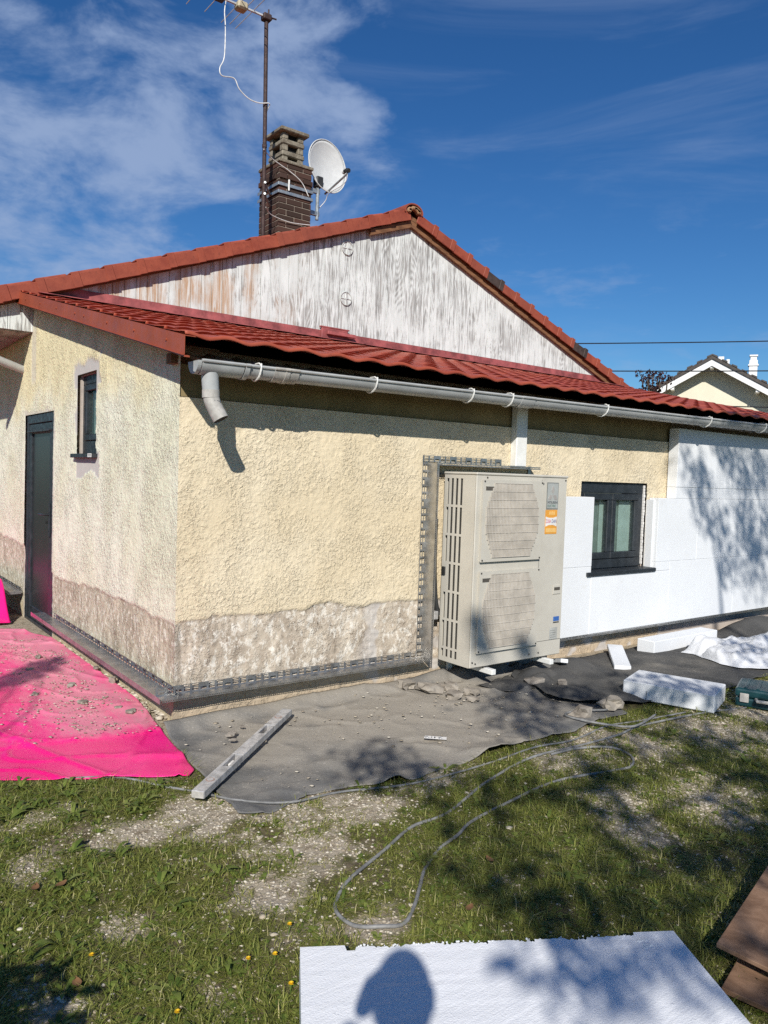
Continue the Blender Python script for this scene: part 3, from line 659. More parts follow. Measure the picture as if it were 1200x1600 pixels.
# lean-to roof ----------------------------------------------------------------
per = 0.24; EY = -0.40; YT = D-0.06
x = np.arange(-0.15, 13.9, per/12); rows = []; step = 0.29; k = 0; y = EY
while y < YT:
    for t, hgt in ((0.0, 0.014), (0.03, 0.016), (0.5, 0.006), (1.05, -0.001)):
        yy = min(y+t*step, YT+.02); rows.append((yy, hgt))
    y += step; k += 1
rows.append((YT, 0.0))
yv = np.array([r[0] for r in rows]); hv = np.array([r[1] for r in rows])
XX, YY = np.meshgrid(x, yv, indexing='ij')
wv = 0.5+0.5*np.cos((XX-0.10)*2*math.pi/per); ZZ = RZ(YY) + hv[None, :] - 0.011 + 0.019*(wv**0.8) - 0.022*np.maximum(XX-9.0, 0) + 0.004*(vnoise(XX, YY, 3, 5)-.5)
ZZ = ZZ + 0.0*XX
ZZ[:, 0] -= 0.014
P = np.stack([XX, YY+0.012*hv[None, :]*wv, ZZ], -1)
lean = tag(grid_obj('lean_to_roof', P, M_sheet, house, smooth=True), 'red tile-effect steel sheet over the lean-to')
lean.data.set_sharp_from_angle(angle=R_(28))
sm = lean.modifiers.new('thickness', 'SOLIDIFY'); sm.thickness = 0.006; sm.offset = -1
# old corrugated sheet below it
x2 = np.arange(0.03, 13.8, 0.177/8); y2 = np.array([-0.27, 0.6, 2.0, YT-.1]); XX, YY = np.meshgrid(x2, y2, indexing='ij')
P = np.stack([XX, YY, RZ(YY)-0.135+0.027*np.cos(XX*2*math.pi/0.177)], -1)
M_fibro = plain('old_fibre_cement', (0.17, 0.14, 0.115), 0.95, nscale=6, bump=0.5)
o = grid_obj('old_corrugated_sheet', P, M_fibro, lean); sm = o.modifiers.new('thickness', 'SOLIDIFY'); sm.thickness = 0.007
m = MB(); m.box(-.06, 13.8, 0.02, 0.09, 2.101, 2.16); m.build('eaves_beam', M_rake, lean)
m = MB(); m.prism([(0.30, RZ(.30)-.16), (YT-.05, RZ(YT-.05)-.16), (YT-.05, RZ(YT-.05)-.18), (.30, RZ(.30)-.18)], 'x', 0.26, 13.8); m.build('dark_void_ceiling', M_black, lean)  # painted black so the void under the sheet reads as dark
# verge flashing, two lengths and screws
def vprism(m, y0, y1, x0, x1, dz0, dz1):
    m.prism([(y0, RZ(y0)+dz0), (y1, RZ(y1)+dz0), (y1, RZ(y1)+dz1), (y0, RZ(y0)+dz1)], 'x', x0, x1)
for y0, y1, dx in ((-0.42, 1.42, -.004), (1.38, 3.66, 0)):
    m = MB(); xo = -.158+dx
    vprism(m, y0, y1, xo, xo+.003, -.100, .0); vprism(m, y0, y1, xo+.003, -.10, -.003, .0); vprism(m, y0, y1, xo-.014, xo, -.103, -.100); vprism(m, y0, y1, xo, xo+.03, -.112, -.1031)
    fl = m.build('verge_flashing', M_flash, lean)
    m = MB()
    for yy in np.arange(y0+.25, y1, .52): m.tube([(xo-.006, yy, RZ(yy)-.05), (xo+.001, yy, RZ(yy)-.05)], .008, 8)
    m.build('screw', M_flash, fl)
# wall flashing along the gable foot
m = MB()
for i in range(5):
    a = 0.0+i*1.8; b = a+1.83 if i < 4 else 8.9; e = .0015*(i % 2)
    m.prism([(D-.006-e, RZ(D)+.11), (D-.010-e, RZ(D)+.11), (D-.012-e, RZ(D)+.03+e), (D-.26, RZ(D-.26)+.036+e), (D-.26, RZ(D-.26)+.030+e), (D-.008-e, RZ(D)+.022+e)], 'x', a, b)
m.build('wall_flashing', M_flashpink, lean)
m = MB(); m.bbox(3.14, 3.51, D-.045, D-.012, RZ(D)+.02, RZ(D)+.15, .006); m.bbox(3.12, 3.53, D-.05, D-.014, RZ(D)+.140, RZ(D)+.156, .003); m.build('flashing_upstand', M_flashpink, lean)
m = MB(); m.bbox(3.2, 3.60, D-.09, D-.05, RZ(D)+.06, RZ(D)+.10, .004); m.build('upstand_foot', M_flashpink, lean)

# main roof, gable -------------------------------------------------------------
AX, AZ = 4.408, 4.888; SL = 0.3825; ang = math.atan(SL); YR = D-0.09
def TZ(xx): return AZ - SL*abs(xx-AX)
def slope_grid(x0, x1):
    u = np.arange(0, 1.0001, 1/28); v = np.arange(YR+0.16, 12.0, 0.06); U_, V_ = np.meshgrid(u, v, indexing='ij')
    XX = x0+(x1-x0)*U_; saw = (U_*14) % 1.0
    ZZ = TZ(XX)-0.045 + 0.02*np.cos(V_*2*math.pi/0.3)+0.02*saw
    return np.stack([XX, V_, ZZ], -1)
P = slope_grid(AX, -0.75); P2 = slope_grid(AX, 9.45)
n, mm = P.shape[:2]; idx = np.arange(n*mm).reshape(n, mm)
F = np.stack([idx[:-1, :-1], idx[1:, :-1], idx[1:, 1:], idx[:-1, 1:]], -1).reshape(-1, 4)
V = np.concatenate([P.reshape(-1, 3), P2.reshape(-1, 3)]); F = np.concatenate([F, F+n*mm])
roof = tag(mesh_obj('roof', V, F, M_tile, house), 'red clay tiled double pitched roof')
sm = roof.modifiers.new('thickness', 'SOLIDIFY'); sm.thickness = 0.02
# verge tiles: an L of clay, a raised collar at the upper end; x runs down the slope
def vt_mesh():
    m = MB(); Ln = 0.345
    m.bbox(0, Ln, 0, 0.20, -0.020, 0.0, .005); m.bbox(0, Ln, -0.016, 0.0, -0.128, -0.001, .005)
    m.bbox(Ln-0.075, Ln+.005, -0.022, 0.20, -.004, 0.016, .006); m.bbox(Ln-0.075, Ln+.005, -0.026, -0.0155, -0.134, 0.014, .004)
    m.bbox(0.02, Ln-.08, 0.075, 0.15, -.004, 0.03, .014)
    o = m.build('verge_tile', M_tile); me = o.data; me.transform(Matrix.Translation(o.location)); COL.objects.unlink(o); bpy.data.objects.remove(o); return me
VT = vt_mesh(); VTd = VT.copy(); VTd.materials.clear(); VTd.materials.append(M_tiledark)
pitch = 0.333
for sgn in (-1, 1):
    k = 0
    while True:
        dxx = 0.10+k*pitch*math.cos(ang) if sgn > 0 else 0.06+k*pitch*math.cos(ang)
        xx = AX+sgn*dxx
        if (sgn < 0 and xx < -0.45) or (sgn > 0 and xx > 9.05): break
        dark = sgn > 0 and (abs(xx+.15-5.9) < .16 or abs(xx+.15-7.69) < .16)
        o = put('verge_tile', VTd if dark else VT, roof, (xx, YR, TZ(xx)-0.012))
        tilt = ang-0.035+random.uniform(-.012, .012)
        if sgn > 0: o.rotation_euler = (0, tilt, random.uniform(-.01, .01))
        else:
            o.rotation_euler = (0, -tilt, random.uniform(-.01, .01)); o.scale = (-1, 1, 1)
        k += 1
# ridge tiles
def rt_mesh():
    m = MB(); pts = [(math.cos(q)*.15, math.sin(q)*.105) for q in np.linspace(-.25, math.pi+.25, 13)]; ins = [(a*.86, b*.84) for a, b in pts[::-1]]
    m.prism([(a, b) for a, b in pts+ins], 'y', 0, .40); o = m.build('ridge_tile', M_tile); me = o.data; me.transform(Matrix.Translation(o.location)); COL.objects.unlink(o); bpy.data.objects.remove(o); return me
RT = rt_mesh()
for k in range(22):
    o = put('ridge_tile', RT, roof, (AX, YR-.03+k*.37, AZ-.055+(k % 2)*.004)); o.rotation_euler = (0.02, 0, 0)
m = MB()
for k in range(14): 
    q = random.uniform(0, math.pi); m.bbox(AX+math.cos(q)*.08-.03, AX+math.cos(q)*.08+.03, YR-.05, YR+.02, AZ-.085+math.sin(q)*.05, AZ-.04+math.sin(q)*.05, .012)
M_bed = plain('ridge_mortar', (0.34, 0.19, 0.10), 0.95, nscale=30, bump=0.6)
m.build('ridge_mortar', M_bed, roof)
# rake boards under the verge
m = MB()
for x0, x1, zt, zb in ((AX, 9.0, -.135, -.215),):
    m.prism([(x0, TZ(x0)+zt), (x1, TZ(x1)+zt), (x1, TZ(x1)+zb), (x0, TZ(x0)+zb)], 'y', D-.052, D-.028)
m.build('rake_board', M_rake, roof)
m = MB(); m.prism([(AX-.002, TZ(AX)-.15), (AX-.002, TZ(AX)-.235), (AX-.62, TZ(AX-.62)-.225), (AX-.62, TZ(AX-.62)-.15)], 'y', D-.065, D-.028); m.build('rake_board', M_rake, roof)
m = MB(); m.prism([(AX-.63, TZ(AX-.63)-.13), (-.75, TZ(-.75)-.13), (-.75, TZ(-.75)-.155), (AX-.63, TZ(AX-.63)-.155)], 'y', D-.03, D-.01); m.build('rake_batten', M_rake, roof)
m = MB(); m.prism([(AX, TZ(AX)-.075), (-.75, TZ(-.75)-.075), (-.75, TZ(-.75)-.13), (AX, TZ(AX)-.13)], 'y', D-.05, 11.9); m.prism([(AX+.001, TZ(AX)-.075), (9.45, TZ(9.45)-.075), (9.45, TZ(9.45)-.13), (AX+.001, TZ(AX)-.13)], 'y', D-.05, 11.9); m.build('roof_deck', M_rake, roof)
# gable wall behind the boards
m = MB(); m.prism([(-.7, 2.76), (9.2, 2.76), (9.2, TZ(9.2)-.18), (AX, TZ(AX)-.18), (-.7, TZ(-.7)-.18)], 'y', D+.03, D+.15)
gable = tag(m.build('gable', M_band, house), 'weathered white boarded gable')
bw = 0.118; xx = -0.70; i = 0
while xx < 9.1:
    w = bw*random.uniform(.97, 1.03); a, b = xx+.0026, xx+w-.0026; yf = D+random.uniform(-.003, .003)
    zb = 2.735 if b < 0.02 else (RZ(D)+.01)
    pa, pb = TZ(a)-.142, TZ(b)-.142
    if min(pa, pb) > zb+.02:
        poly = [(a, zb), (b, zb), (b, pb)]
        if a < AX < b: poly.append((AX, TZ(AX)-.142))
        poly.append((a, pa))
        m = MB(); m.prism(poly, 'y', yf, D+.028); m.build('board', M_clad, gable)
    xx += w; i += 1
for zc_ in (4.219, 3.62):
    m = MB(); cx = 3.49; nseg = 28
    for r, t in ((.078, .005),):
        m.tube([(cx+r*math.cos(q), D-.012, zc_+r*math.sin(q)) for q in np.linspace(0, 2*math.pi, nseg+1)], t, 6, False)
    m.box(cx-.006, cx+.006, D-.014, D-.006, zc_-.075, zc_+.075); m.box(cx-.075, cx-.0065, D-.0135, D-.0065, zc_-.006, zc_+.006); m.box(cx+.0065, cx+.075, D-.0135, D-.0065, zc_-.006, zc_+.006)
    v = m.build('vent', M_clad, gable)
    m = MB(); m.tube([(cx, D-.0065, zc_), (cx, D-.004, zc_)], .074, 24); m.build('vent_mesh', M_clad, v)
# soffit of the eave on the left, its gutter and sloping pipe
for k in range(6):
    box('soffit_board', (-.70+k*.112, -.70+k*.112+.108, D+.031, 8.0, 2.722, 2.734), M_soffit, gable)
box('fascia', (-.775, -.705, D+.0, 8.0, 2.72, 2.86), M_clad, gable)
m = MB(); m.tube([(-.42, 3.78, 2.52), (-.20, 3.85, 2.462), (0.03, 3.925, 2.40)], .040, 14)
o = smooth_by_angle(m.build('sloping_drain_pipe', M_pvc, house)); tag(o, 'grey pipe running into the side wall under the eave')
m = MB(); m.tube([(-.42, 3.78, 2.52), (-.62, 3.75, 2.60), (-.78, 3.74, 2.66)], .0405, 14); m.build('drain_elbow', M_pvc, house)

# gutter -----------------------------------------------------------------------
def GZ(xx): return 2.080 + (xx+.05)*0.0095
gr, gyc = 0.064, -0.302
def gut(x0, x1, r, dz=0):
    m = MB(); prof = [(gyc-r*math.cos(q), -r*math.sin(q)) for q in np.linspace(0, math.pi, 15)]; ins = [(gyc-(r-.004)*math.cos(q), -(r-.004)*math.sin(q)) for q in np.linspace(math.pi, 0, 15)]
    pr_ = prof+ins; n = len(pr_); V = [(x0, a, GZ(x0)+b+dz) for a, b in pr_]+[(x1, a, GZ(x1)+b+dz) for a, b in pr_]
    m.add(V, [tuple(range(n)), tuple(range(n, 2*n))[::-1]]+[(i, i+n, (i+1) % n+n, (i+1) % n) for i in range(n)])
    m.tube([(x0, gyc-r-.003, GZ(x0)+dz), (x1, gyc-r-.003, GZ(x1)+dz)], .009, 8)
    return m
gutter = tag(smooth_by_angle(gut(-.04, 9.0, gr).build('gutter', M_pvc, house)), 'grey half-round gutter along the long wall')
m = MB(); m.prism([(gyc-(gr+.004)*math.cos(q), GZ(-.05)-(gr+.004)*math.sin(q)) for q in np.linspace(0, math.pi, 17)], 'x', -.062, -.041); m.build('end_cap', M_pvc, gutter)
smooth_by_angle(gut(-.035, .21, gr+.006).build('outlet_collar', M_pvc, gutter))
for a in (.215, .47): smooth_by_angle(gut(a, a+.028, gr+.011).build('union_band', M_pvc if a < .3 else M_pvcdirty, gutter))
smooth_by_angle(gut(.40, .56, gr+.007).build('union', M_pvcdirty, gutter)); smooth_by_angle(gut(2.44, 2.58, gr+.006).build('union', M_pvc, gutter))
for bx in (.31, 1.12, 1.95, 2.34, 3.44, 4.98, 6.0):
    m = MB(); pts = [(bx, gyc-(gr+.008)*math.cos(q), GZ(bx)-(gr+.008)*math.sin(q)) for q in np.linspace(-.25, math.pi*.9, 12)]; m.tube(pts, .006, 6)
    m.tube([(bx, gyc-gr, GZ(bx)+.012), (bx, gyc-gr+.02, GZ(bx)+.022), (bx, gyc+.03, GZ(bx)+.02)], .005, 6); m.build('gutter_bracket', M_whitepvc, gutter)
m = MB(); m.tube([(.035, gyc, GZ(0)-gr+.01), (.038, gyc, 1.985), (.045, gyc+.003, 1.93)], [.047, .047, .046], 20); smooth_by_angle(m.build('outlet_pipe', M_pvc, gutter))
m = MB(); m.tube(catmull([(.043, gyc+.002, 1.945), (.046, gyc+.002, 1.90), (.058, gyc-.008, 1.852), (.090, gyc-.036, 1.775)], 5), .044, 20, False)
m.tube([(.0442, gyc+.003, 1.935), (.046, gyc+.0035, 1.892)], .0475, 20)
dp = tag(smooth_by_angle(m.build('downpipe_elbow', M_pvcdirty, gutter)), 'dusty cut-off grey downpipe elbow')
m = MB(); 
for k in range(5): m.bbox(.045+k*.008, .049+k*.008, gyc-.0465, gyc-.0445, 1.868+.003*(k % 2), 1.878, .0008)
m.build('dirt_mark', M_ink, dp)
m = MB(); m.tube(catmull([(.0896, gyc-.0356, 1.776), (.058, gyc-.008, 1.852), (.046, gyc+.002, 1.90)], 5), .040, 20, True); smooth_by_angle(m.build('pipe_mouth_shade', M_black, gutter))  # black core put inside to paint the darkness of the open end
box('pipe_trunking', (2.70, 2.82, -.085, -.018, 1.605, 2.09), M_whitepvc, house, .006)
# chimney ------------------------------------------------------------------------
CX0, CX1, CY0, CY1 = 3.23, 3.72, 4.80, 5.34; CB, CT = 4.2, 5.56
chim = tag(box('chimney', (CX0+.006, CX1-.006, CY0+.006, CY1-.006, CB, CT), M_mortar, house), 'dark brown brick chimney with stacked concrete cap')
BH = 0.066; course = 0.0765
def brick_mesh(ln):
    m = MB(); m.bbox(0, ln, 0, .10, 0, BH, .004); o = m.build('brick', M_brick); me = o.data; me.transform(Matrix.Translation(o.location)); COL.objects.unlink(o); bpy.data.objects.remove(o); return me
BM = {q: brick_mesh(q) for q in (0.232, 0.110, 0.17)}
z = CB; row = 0
while z < CT-.01:
    proud = .022 if abs(z-5.36) < .04 else 0
    for (ox, oy, ln, rz) in ((CX0, CY0, CX1-CX0, 0), (CX1, CY0, CY1-CY0, math.pi/2), (CX1, CY1, CX1-CX0, math.pi), (CX0, CY1, CY1-CY0, -math.pi/2)):
        t = 0.0; k = 0; seq = (0.232, 0.232, 0.17, .17) if row % 2 == 0 else (0.110, 0.232, 0.110, 0.17)
        while t < ln-.09:
            q = seq[k % 4]; q = q if t+q <= ln+.02 else 0.110
            ca, sa = math.cos(rz), math.sin(rz); e = random.uniform(0, .004)+proud
            px, py = ox+ca*t+sa*e, oy+sa*t-ca*e
            o = put('brick', BM[q], chim, (px, py, z)); o.rotation_euler = (0, 0, rz)
            t += q+.010; k += 1
    z += course; row += 1
def ringslab(name, e, z0, z1, b=.012, hole=False):
    m = MB(); m.bbox(CX0-e, CX1+e, CY0-e, CY1+e, z0, z1, b, seg=2); return m.build(name, M_conc, chim)
ringslab('crown_slab', .02, 5.556, 5.60)
zt = 5.602; inset = -.045
for k in range(3):
    for ax, ay in ((CX0+.085, CY0+.085), (CX1-.17, CY0+.085), (CX0+.085, CY1-.17), (CX1-.17, CY1-.17)):
        m = MB(); m.bbox(ax, ax+.085, ay, ay+.085, zt, zt+.085, .01); m.build('cap_pier', M_conc, chim)
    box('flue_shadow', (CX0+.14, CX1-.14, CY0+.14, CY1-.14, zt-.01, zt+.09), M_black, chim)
    if k < 2:
        m = MB(); m.bbox(CX0+.075, CX1-.075, CY0+.075, CY1-.075, zt+.085, zt+.152, .012); m.build('cap_ring', M_conc, chim)
    zt += .152
m = MB(); a0, a1, b0, b1 = CX0+.03, CX1-.03, CY0+.03, CY1-.03; zt0 = zt-.152+.086
m.bbox(a0, a1, b0, b1, zt0, zt0+.05, .01)
m.build('cap_top', M_conc, chim)
m = MB(); m.bbox(a0+.05, a1-.05, b0+.05, b1-.05, zt0+.045, zt0+.078, .02); m.build('cap_crown', M_conc, chim)

# mast and TV antenna -------------------------------------------------------------
MX, MY = 2.93, 4.66
ant = thing('tv_antenna', 'rake antenna on a tall rusty mast strapped to the chimney', 'antenna', (MX, MY, 4.3))
m = MB(); m.tube([(MX+.01, MY, 4.25), (MX, MY, 5.8), (MX-.02, MY, 7.17)], .026, 10); smooth_by_angle(m.build('mast', M_rust, ant))
m = MB(); m.tube([(MX-.003, MY, 6.10), (MX-.003, MY, 6.14)], .031, 10); m.tube([(MX, MY, 5.60), (MX, MY, 5.64)], .031, 10); m.build('mast_joint', M_rust, ant)
m = MB(); TZ_ = 7.20; m.bbox(MX-1.25, MX+.06, MY-.012, MY+.012, TZ_-.012, TZ_+.012, .003); m.build('boom', M_antalu, ant)
m = MB(); m.bbox(MX-.075, MX+.035, MY-.05, MY+.05, TZ_-.05, TZ_+.03, .01); m.tube([(MX+.02, MY-.02, TZ_), (MX+.11, MY-.02, TZ_+.01)], .01, 6); m.tube([(MX+.0, MY-.02, TZ_), (MX+.0, MY-.02, TZ_+.09)], .01, 6); m.build('mast_clamp', M_rust, ant)
m = MB(); m.bbox(MX-.44, MX-.30, MY-.075, MY+.06, TZ_-.06, TZ_+.035, .02); m.build('dipole_box', M_antplastic, ant)
for dx, h in ((-.20, .50), (-.30, .46), (-.40, .50), (-.66, .42), (-.9, .42), (-1.15, .40)):
    m = MB(); m.tube([(MX+dx, MY-h, TZ_+.012), (MX+dx, MY+h, TZ_+.012)], .0055, 6); m.build('element', M_antalu, ant)
m = MB(); m.bbox(MX-.72, MX-.60, MY-.04, MY+.04, TZ_-.05, TZ_+.04, .01); m.build('clamp', M_lnb, ant)
m = MB(); m.tube(catmull([(2.36, 4.66, 7.19), (2.345, 4.66, 7.05), (2.36, 4.66, 6.87), (2.355, 4.66, 6.52), (2.30, 4.66, 6.37), (2.33, 4.66, 6.29), (2.49, 4.66, 6.31), (2.56, 4.65, 6.20), (2.69, 4.64, 6.12), (2.83, 4.63, 6.11), (2.965, 4.62, 6.14), (2.955, 4.67, 6.06), (2.93, 4.695, 5.85), (2.93, 4.695, 5.4), (2.935, 4.695, 4.5)], 6), .0065, 6); m.build('coax_cable', M_coax, ant)
m = MB()
for zz_ in (5.02, 5.16): m.tube([(2.93, 4.62, zz_), (3.00, 4.73, zz_), (CX0-.014, CY0+.2, zz_)], .014, 8)
m.build('mast_strap', M_steel, ant)
m = MB(); m.tube(catmull([(2.90, 4.62, 5.56), (3.1, 4.75, 5.53), (3.35, 4.775, 5.46), (3.55, 4.775, 5.36), (3.66, 4.77, 5.20)], 5), .006, 6); m.tube(catmull([(2.96, 4.64, 4.86), (3.1, 4.74, 4.82), (3.4, 4.775, 4.80), (3.7, 4.775, 4.83)], 5), .005, 6); m.build('guy_cord', M_coax, ant)

# satellite dish --------------------------------------------------------------------
dish = thing('satellite_dish', 'pale grey satellite dish bracketed to the brick chimney', 'satellite dish', (3.9, 4.95, 5.0))
naz, nel = R_(277), R_(6); nv = Vector((math.cos(naz)*math.cos(nel), math.sin(naz)*math.cos(nel), math.sin(nel))); ce = Vector((4.05, 4.93, 5.745))
rx = Vector((0, 0, 1)).cross(nv).normalized(); uy = nv.cross(rx)
nr, ns = 9, 40; V = []; F = []
for side in (0, 1):
    for i in range(nr+1):
        for j in range(ns):
            q = 2*math.pi*j/ns; rr = i/nr
            p = ce + rx*(.33*rr*math.cos(q)) + uy*(.36*rr*math.sin(q)) + nv*(0.075*(rr*rr-1)-.006*side)
            V.append(p)
b = (nr+1)*ns
for i in range(nr):
    for j in range(ns):
        k = (j+1) % ns; F.append((i*ns+j, (i+1)*ns+j, (i+1)*ns+k, i*ns+k)); F.append((b+i*ns+k, b+(i+1)*ns+k, b+(i+1)*ns+j, b+i*ns+j))
for j in range(ns):
    k = (j+1) % ns; F.append((nr*ns+j, b+nr*ns+j, b+nr*ns+k, nr*ns+k))
o = mesh_obj('reflector', V, F, M_dish, dish, True)
m = MB(); m.tube([ce+rx*(.332*math.cos(q))+uy*(.362*math.sin(q)) for q in np.linspace(0, 2*math.pi, 41)], .008, 6, False); m.build('rim', M_dish, dish)
bot = ce-uy*.36-nv*.03; lnb = ce+nv*.40-uy*.20
m = MB(); m.tube([bot-nv*.05, lnb-uy*.05], .014, 8); m.build('feed_arm', M_steel, dish)
m = MB(); m.tube([lnb-uy*.02+nv*.03, lnb-nv*.02], [.03, .03], 10); m.tube([lnb-nv*.02, lnb-nv*.06], .026, 10); ln = m.build('lnb', M_lnb, dish)
m = MB(); m.tube([lnb-nv*.06, lnb-nv*.085], .029, 10); m.build('lnb_cap', M_whitepvc, ln)
m = MB(); m.tube(catmull([lnb-uy*.05, lnb-uy*.14-nv*.04, lnb-uy*.17-nv*.16, bot+nv*.03-uy*.02, bot-uy*.10-nv*.05, Vector((3.95, 5.0, 5.15))], 6), .005, 6); m.build('cable', M_coax, dish)
m = MB(); m.tube([(3.90, 4.93, 4.98), (3.90, 4.93, 5.52)], .024, 10); m.build('pole', M_steel, dish)
m = MB(); m.bbox(3.86, 3.96, 4.88, 5.0, 5.42, 5.56, .01); m.tube([(3.90, 4.93, 5.5), tuple(ce-nv*.12-uy*.12)], .028, 8); m.build('dish_mount', M_lnb, dish)
for zz_ in (5.06, 5.36):
    m = MB(); m.bbox(3.70, 3.93, 4.91, 4.95, zz_-.03, zz_+.03, .004); m.build('wall_arm', M_steel, dish)
m = MB(); m.bbox(3.722, 3.735, 4.86, 4.89, 5.02, 5.40, .002); m.bbox(3.722, 3.735, 4.94, 4.97, 5.02, 5.40, .002); m.build('back_plate', M_whitepvc, dish)
for zz_ in (5.17, 5.27):
    m = MB(); m.bbox(CX0-.02, CX1+.02, CY0-.022, CY0-.016, zz_-.02, zz_+.02, .001); m.bbox(CX0-.0215, CX0-.0165, CY0-.016, CY1+.02, zz_-.02, zz_+.02, .001); m.bbox(CX1+.0165, CX1+.0215, CY0-.016, CY1+.02, zz_-.02, zz_+.02, .001); m.build('strap', M_steel, dish)
m = MB(); m.tube([(3.36, CY0-.03, 5.20), (3.36, CY0-.03, 5.34)], .012, 8); m.build('strap_bolt', M_whitepvc, dish)

# starter rails --------------------------------------------------------------------
def slotted(m, u0, u1, v0, v1, f, pitch=.052, vs=None, th=.0012):
    """a strip from u0..u1, v0..v1 with slots; f(u,v,w) -> world"""
    us = [u0]; u = u0
    while u < u1-.004:
        us.append(min(u+pitch*.26, u1)); us.append(min(u+pitch, u1)); u += pitch
    vs = vs or [v0, v0+(v1-v0)*.14, v0+(v1-v0)*.46, v0+(v1-v0)*.58, v0+(v1-v0)*.92, v1]
    us = [q for i, q in enumerate(us) if i == 0 or q > us[i-1]+1e-6]
    for w in (0, th):
        b = len(m.V); nv_ = len(vs)
        m.V += [tuple(f(q, v, w)) for q in us for v in vs]
        for i in range(len(us)-1):
            for j in range(nv_-1):
                if i % 2 == 1 and j % 2 == 1 and not ((i//2) % 3 == 2 and j == 3): continue
                a = b+i*nv_+j; m.F.append((a, a+nv_, a+nv_+1, a+1))
zr = 0.19
def rail_long(x0, x1, y_out=-.135):
    m = MB(); slotted(m, x0, x1, zr, zr+.048, lambda u, v, w: (u, -.0285-w, v))
    m.box(x0, x1, y_out, -.026, zr-.002, zr); slotted(m, x0, x1, zr-.010, zr+.014, lambda u, v, w: (u, y_out-w, v), .014, [zr-.010, zr-.006, zr+.001, zr+.004, zr+.011, zr+.014])
    return m
r = rail_long(-.13, 1.845).build('starter_rail', M_galv, house, fix=False); tag(r, 'perforated metal rail along the foot of the long wall')
m = MB(); slotted(m, -.12, 2.62, zr, zr+.048, lambda u, v, w: (-.0285-w, u, v)); m.box(-.135, -.026, -.12, 2.95, zr-.0045, zr-.0025); m.box(-.139, -.1355, -.12, 2.95, zr-.022, zr+.010)
r = m.build('starter_rail', M_galv, house, fix=False); tag(r, 'metal tray rail along the foot of the side wall, tinted pink by the tarp')
m = MB(); m.box(-.135, -.026, 3.86, 6.5, .236, .238); m.box(-.139, -.1355, 3.86, 6.5, .222, .25); m.box(-.139, -.026, 3.855, 3.8595, .222, .25); slotted(m, 3.86, 6.5, .238, .285, lambda u, v, w: (-.0285-w, u, v))
r = m.build('starter_rail', M_galv, house, fix=False); tag(r, 'short metal tray rail beyond the door')
r = rail_long(2.95, 9.0).build('starter_rail', M_galv, house, fix=False); tag(r, 'metal rail under the white insulation')
m = MB(); slotted(m, .237, 1.61, 1.80, 1.848, lambda u, v, w: (v, -.0285-w, u)); m.box(1.848, 1.850, -.135, -.026, .192, 1.60); slotted(m, .192, 1.60, 1.846, 1.866, lambda u, v, w: (v, -.135-w, u), .016, [1.846, 1.850, 1.856, 1.866])
r = m.build('reveal_rail', M_galv, house, fix=False); tag(r, 'upright perforated rail left of the heat pump')
m = MB(); slotted(m, 1.80, 2.60, 1.612, 1.655, lambda u, v, w: (u, -.0285-w, v)); m.box(1.846, 2.93, -.135, -.026, 1.602, 1.604); slotted(m, 1.846, 2.93, 1.586, 1.606, lambda u, v, w: (u, -.1355-w, v), .016, [1.586, 1.592, 1.598, 1.606]); m.box(2.90, 2.93, -.032, -.028, 1.55, 1.612)
r = m.build('reveal_rail', M_galv, house, fix=False); tag(r, 'horizontal perforated rail above the heat pump')

# insulation panels -------------------------------------------------------------------
def panel(x0, x1, z0, z1, y0=-.132, dy=0.0):
    g = .0006; e = random.uniform(-.0025, .0025)
    return box('insulation_panel', (x0+g, x1-g, y0+e, -.03, z0+g, z1-g), M_eps, long_wall, .0025)
Z1, Z2, Z3 = .785, 1.378, 1.485
for a, b in ((2.98, 3.63), (4.80, 5.97), (5.97, 7.17), (7.17, 8.37)): panel(a, b, zr+.003, Z1)
panel(3.63, 4.80, zr+.003, .70); panel(4.572, 4.80, .701, Z1)
panel(3.0, 3.63, Z1, Z2)
for a, b in ((4.572, 5.245), (5.245, 6.445), (6.445, 7.645), (7.645, 8.84)): panel(a, b, Z1, Z2)
for a, b in ((4.845, 6.05), (6.05, 7.25), (7.25, 8.45)): panel(a, b, Z2, Z3)
for a, b in ((4.845, 5.80), (5.80, 7.0), (7.0, 8.2)): panel(a, b, Z3, 2.04)
# ------------------------------------------------------------------ heat pump
A0, A1, AF, AB, AZ0, AZ1 = 1.954, 2.904, -.43, -.10, .178, 1.528
hp = thing('heat_pump', 'beige outdoor heat pump with two stacked fan grilles on the long wall', 'heat pump', ((A0+A1)/2, (AF+AB)/2, AZ0))
# cabinet: front, top, right, back and bottom sheets; the left side is slotted
m = MB()
m.bbox(A0, A1, AF, AF+.012, AZ0, AZ1, .005); m.bbox(A1-.012, A1, AF+.0125, AB, AZ0, AZ1-.004, .003); m.box(A0+.006, A1-.0125, AB-.01, AB, AZ0, AZ1-.004); m.box(A0+.006, A1-.0125, AF+.0125, AB-.0105, AZ0, AZ0+.01)
cab = m.build('cabinet', M_ac, hp)
box('lid', (A0-.006, A1+.006, AF-.008, AB+.006, AZ1-.003, AZ1+.016), M_ac, hp, .006)
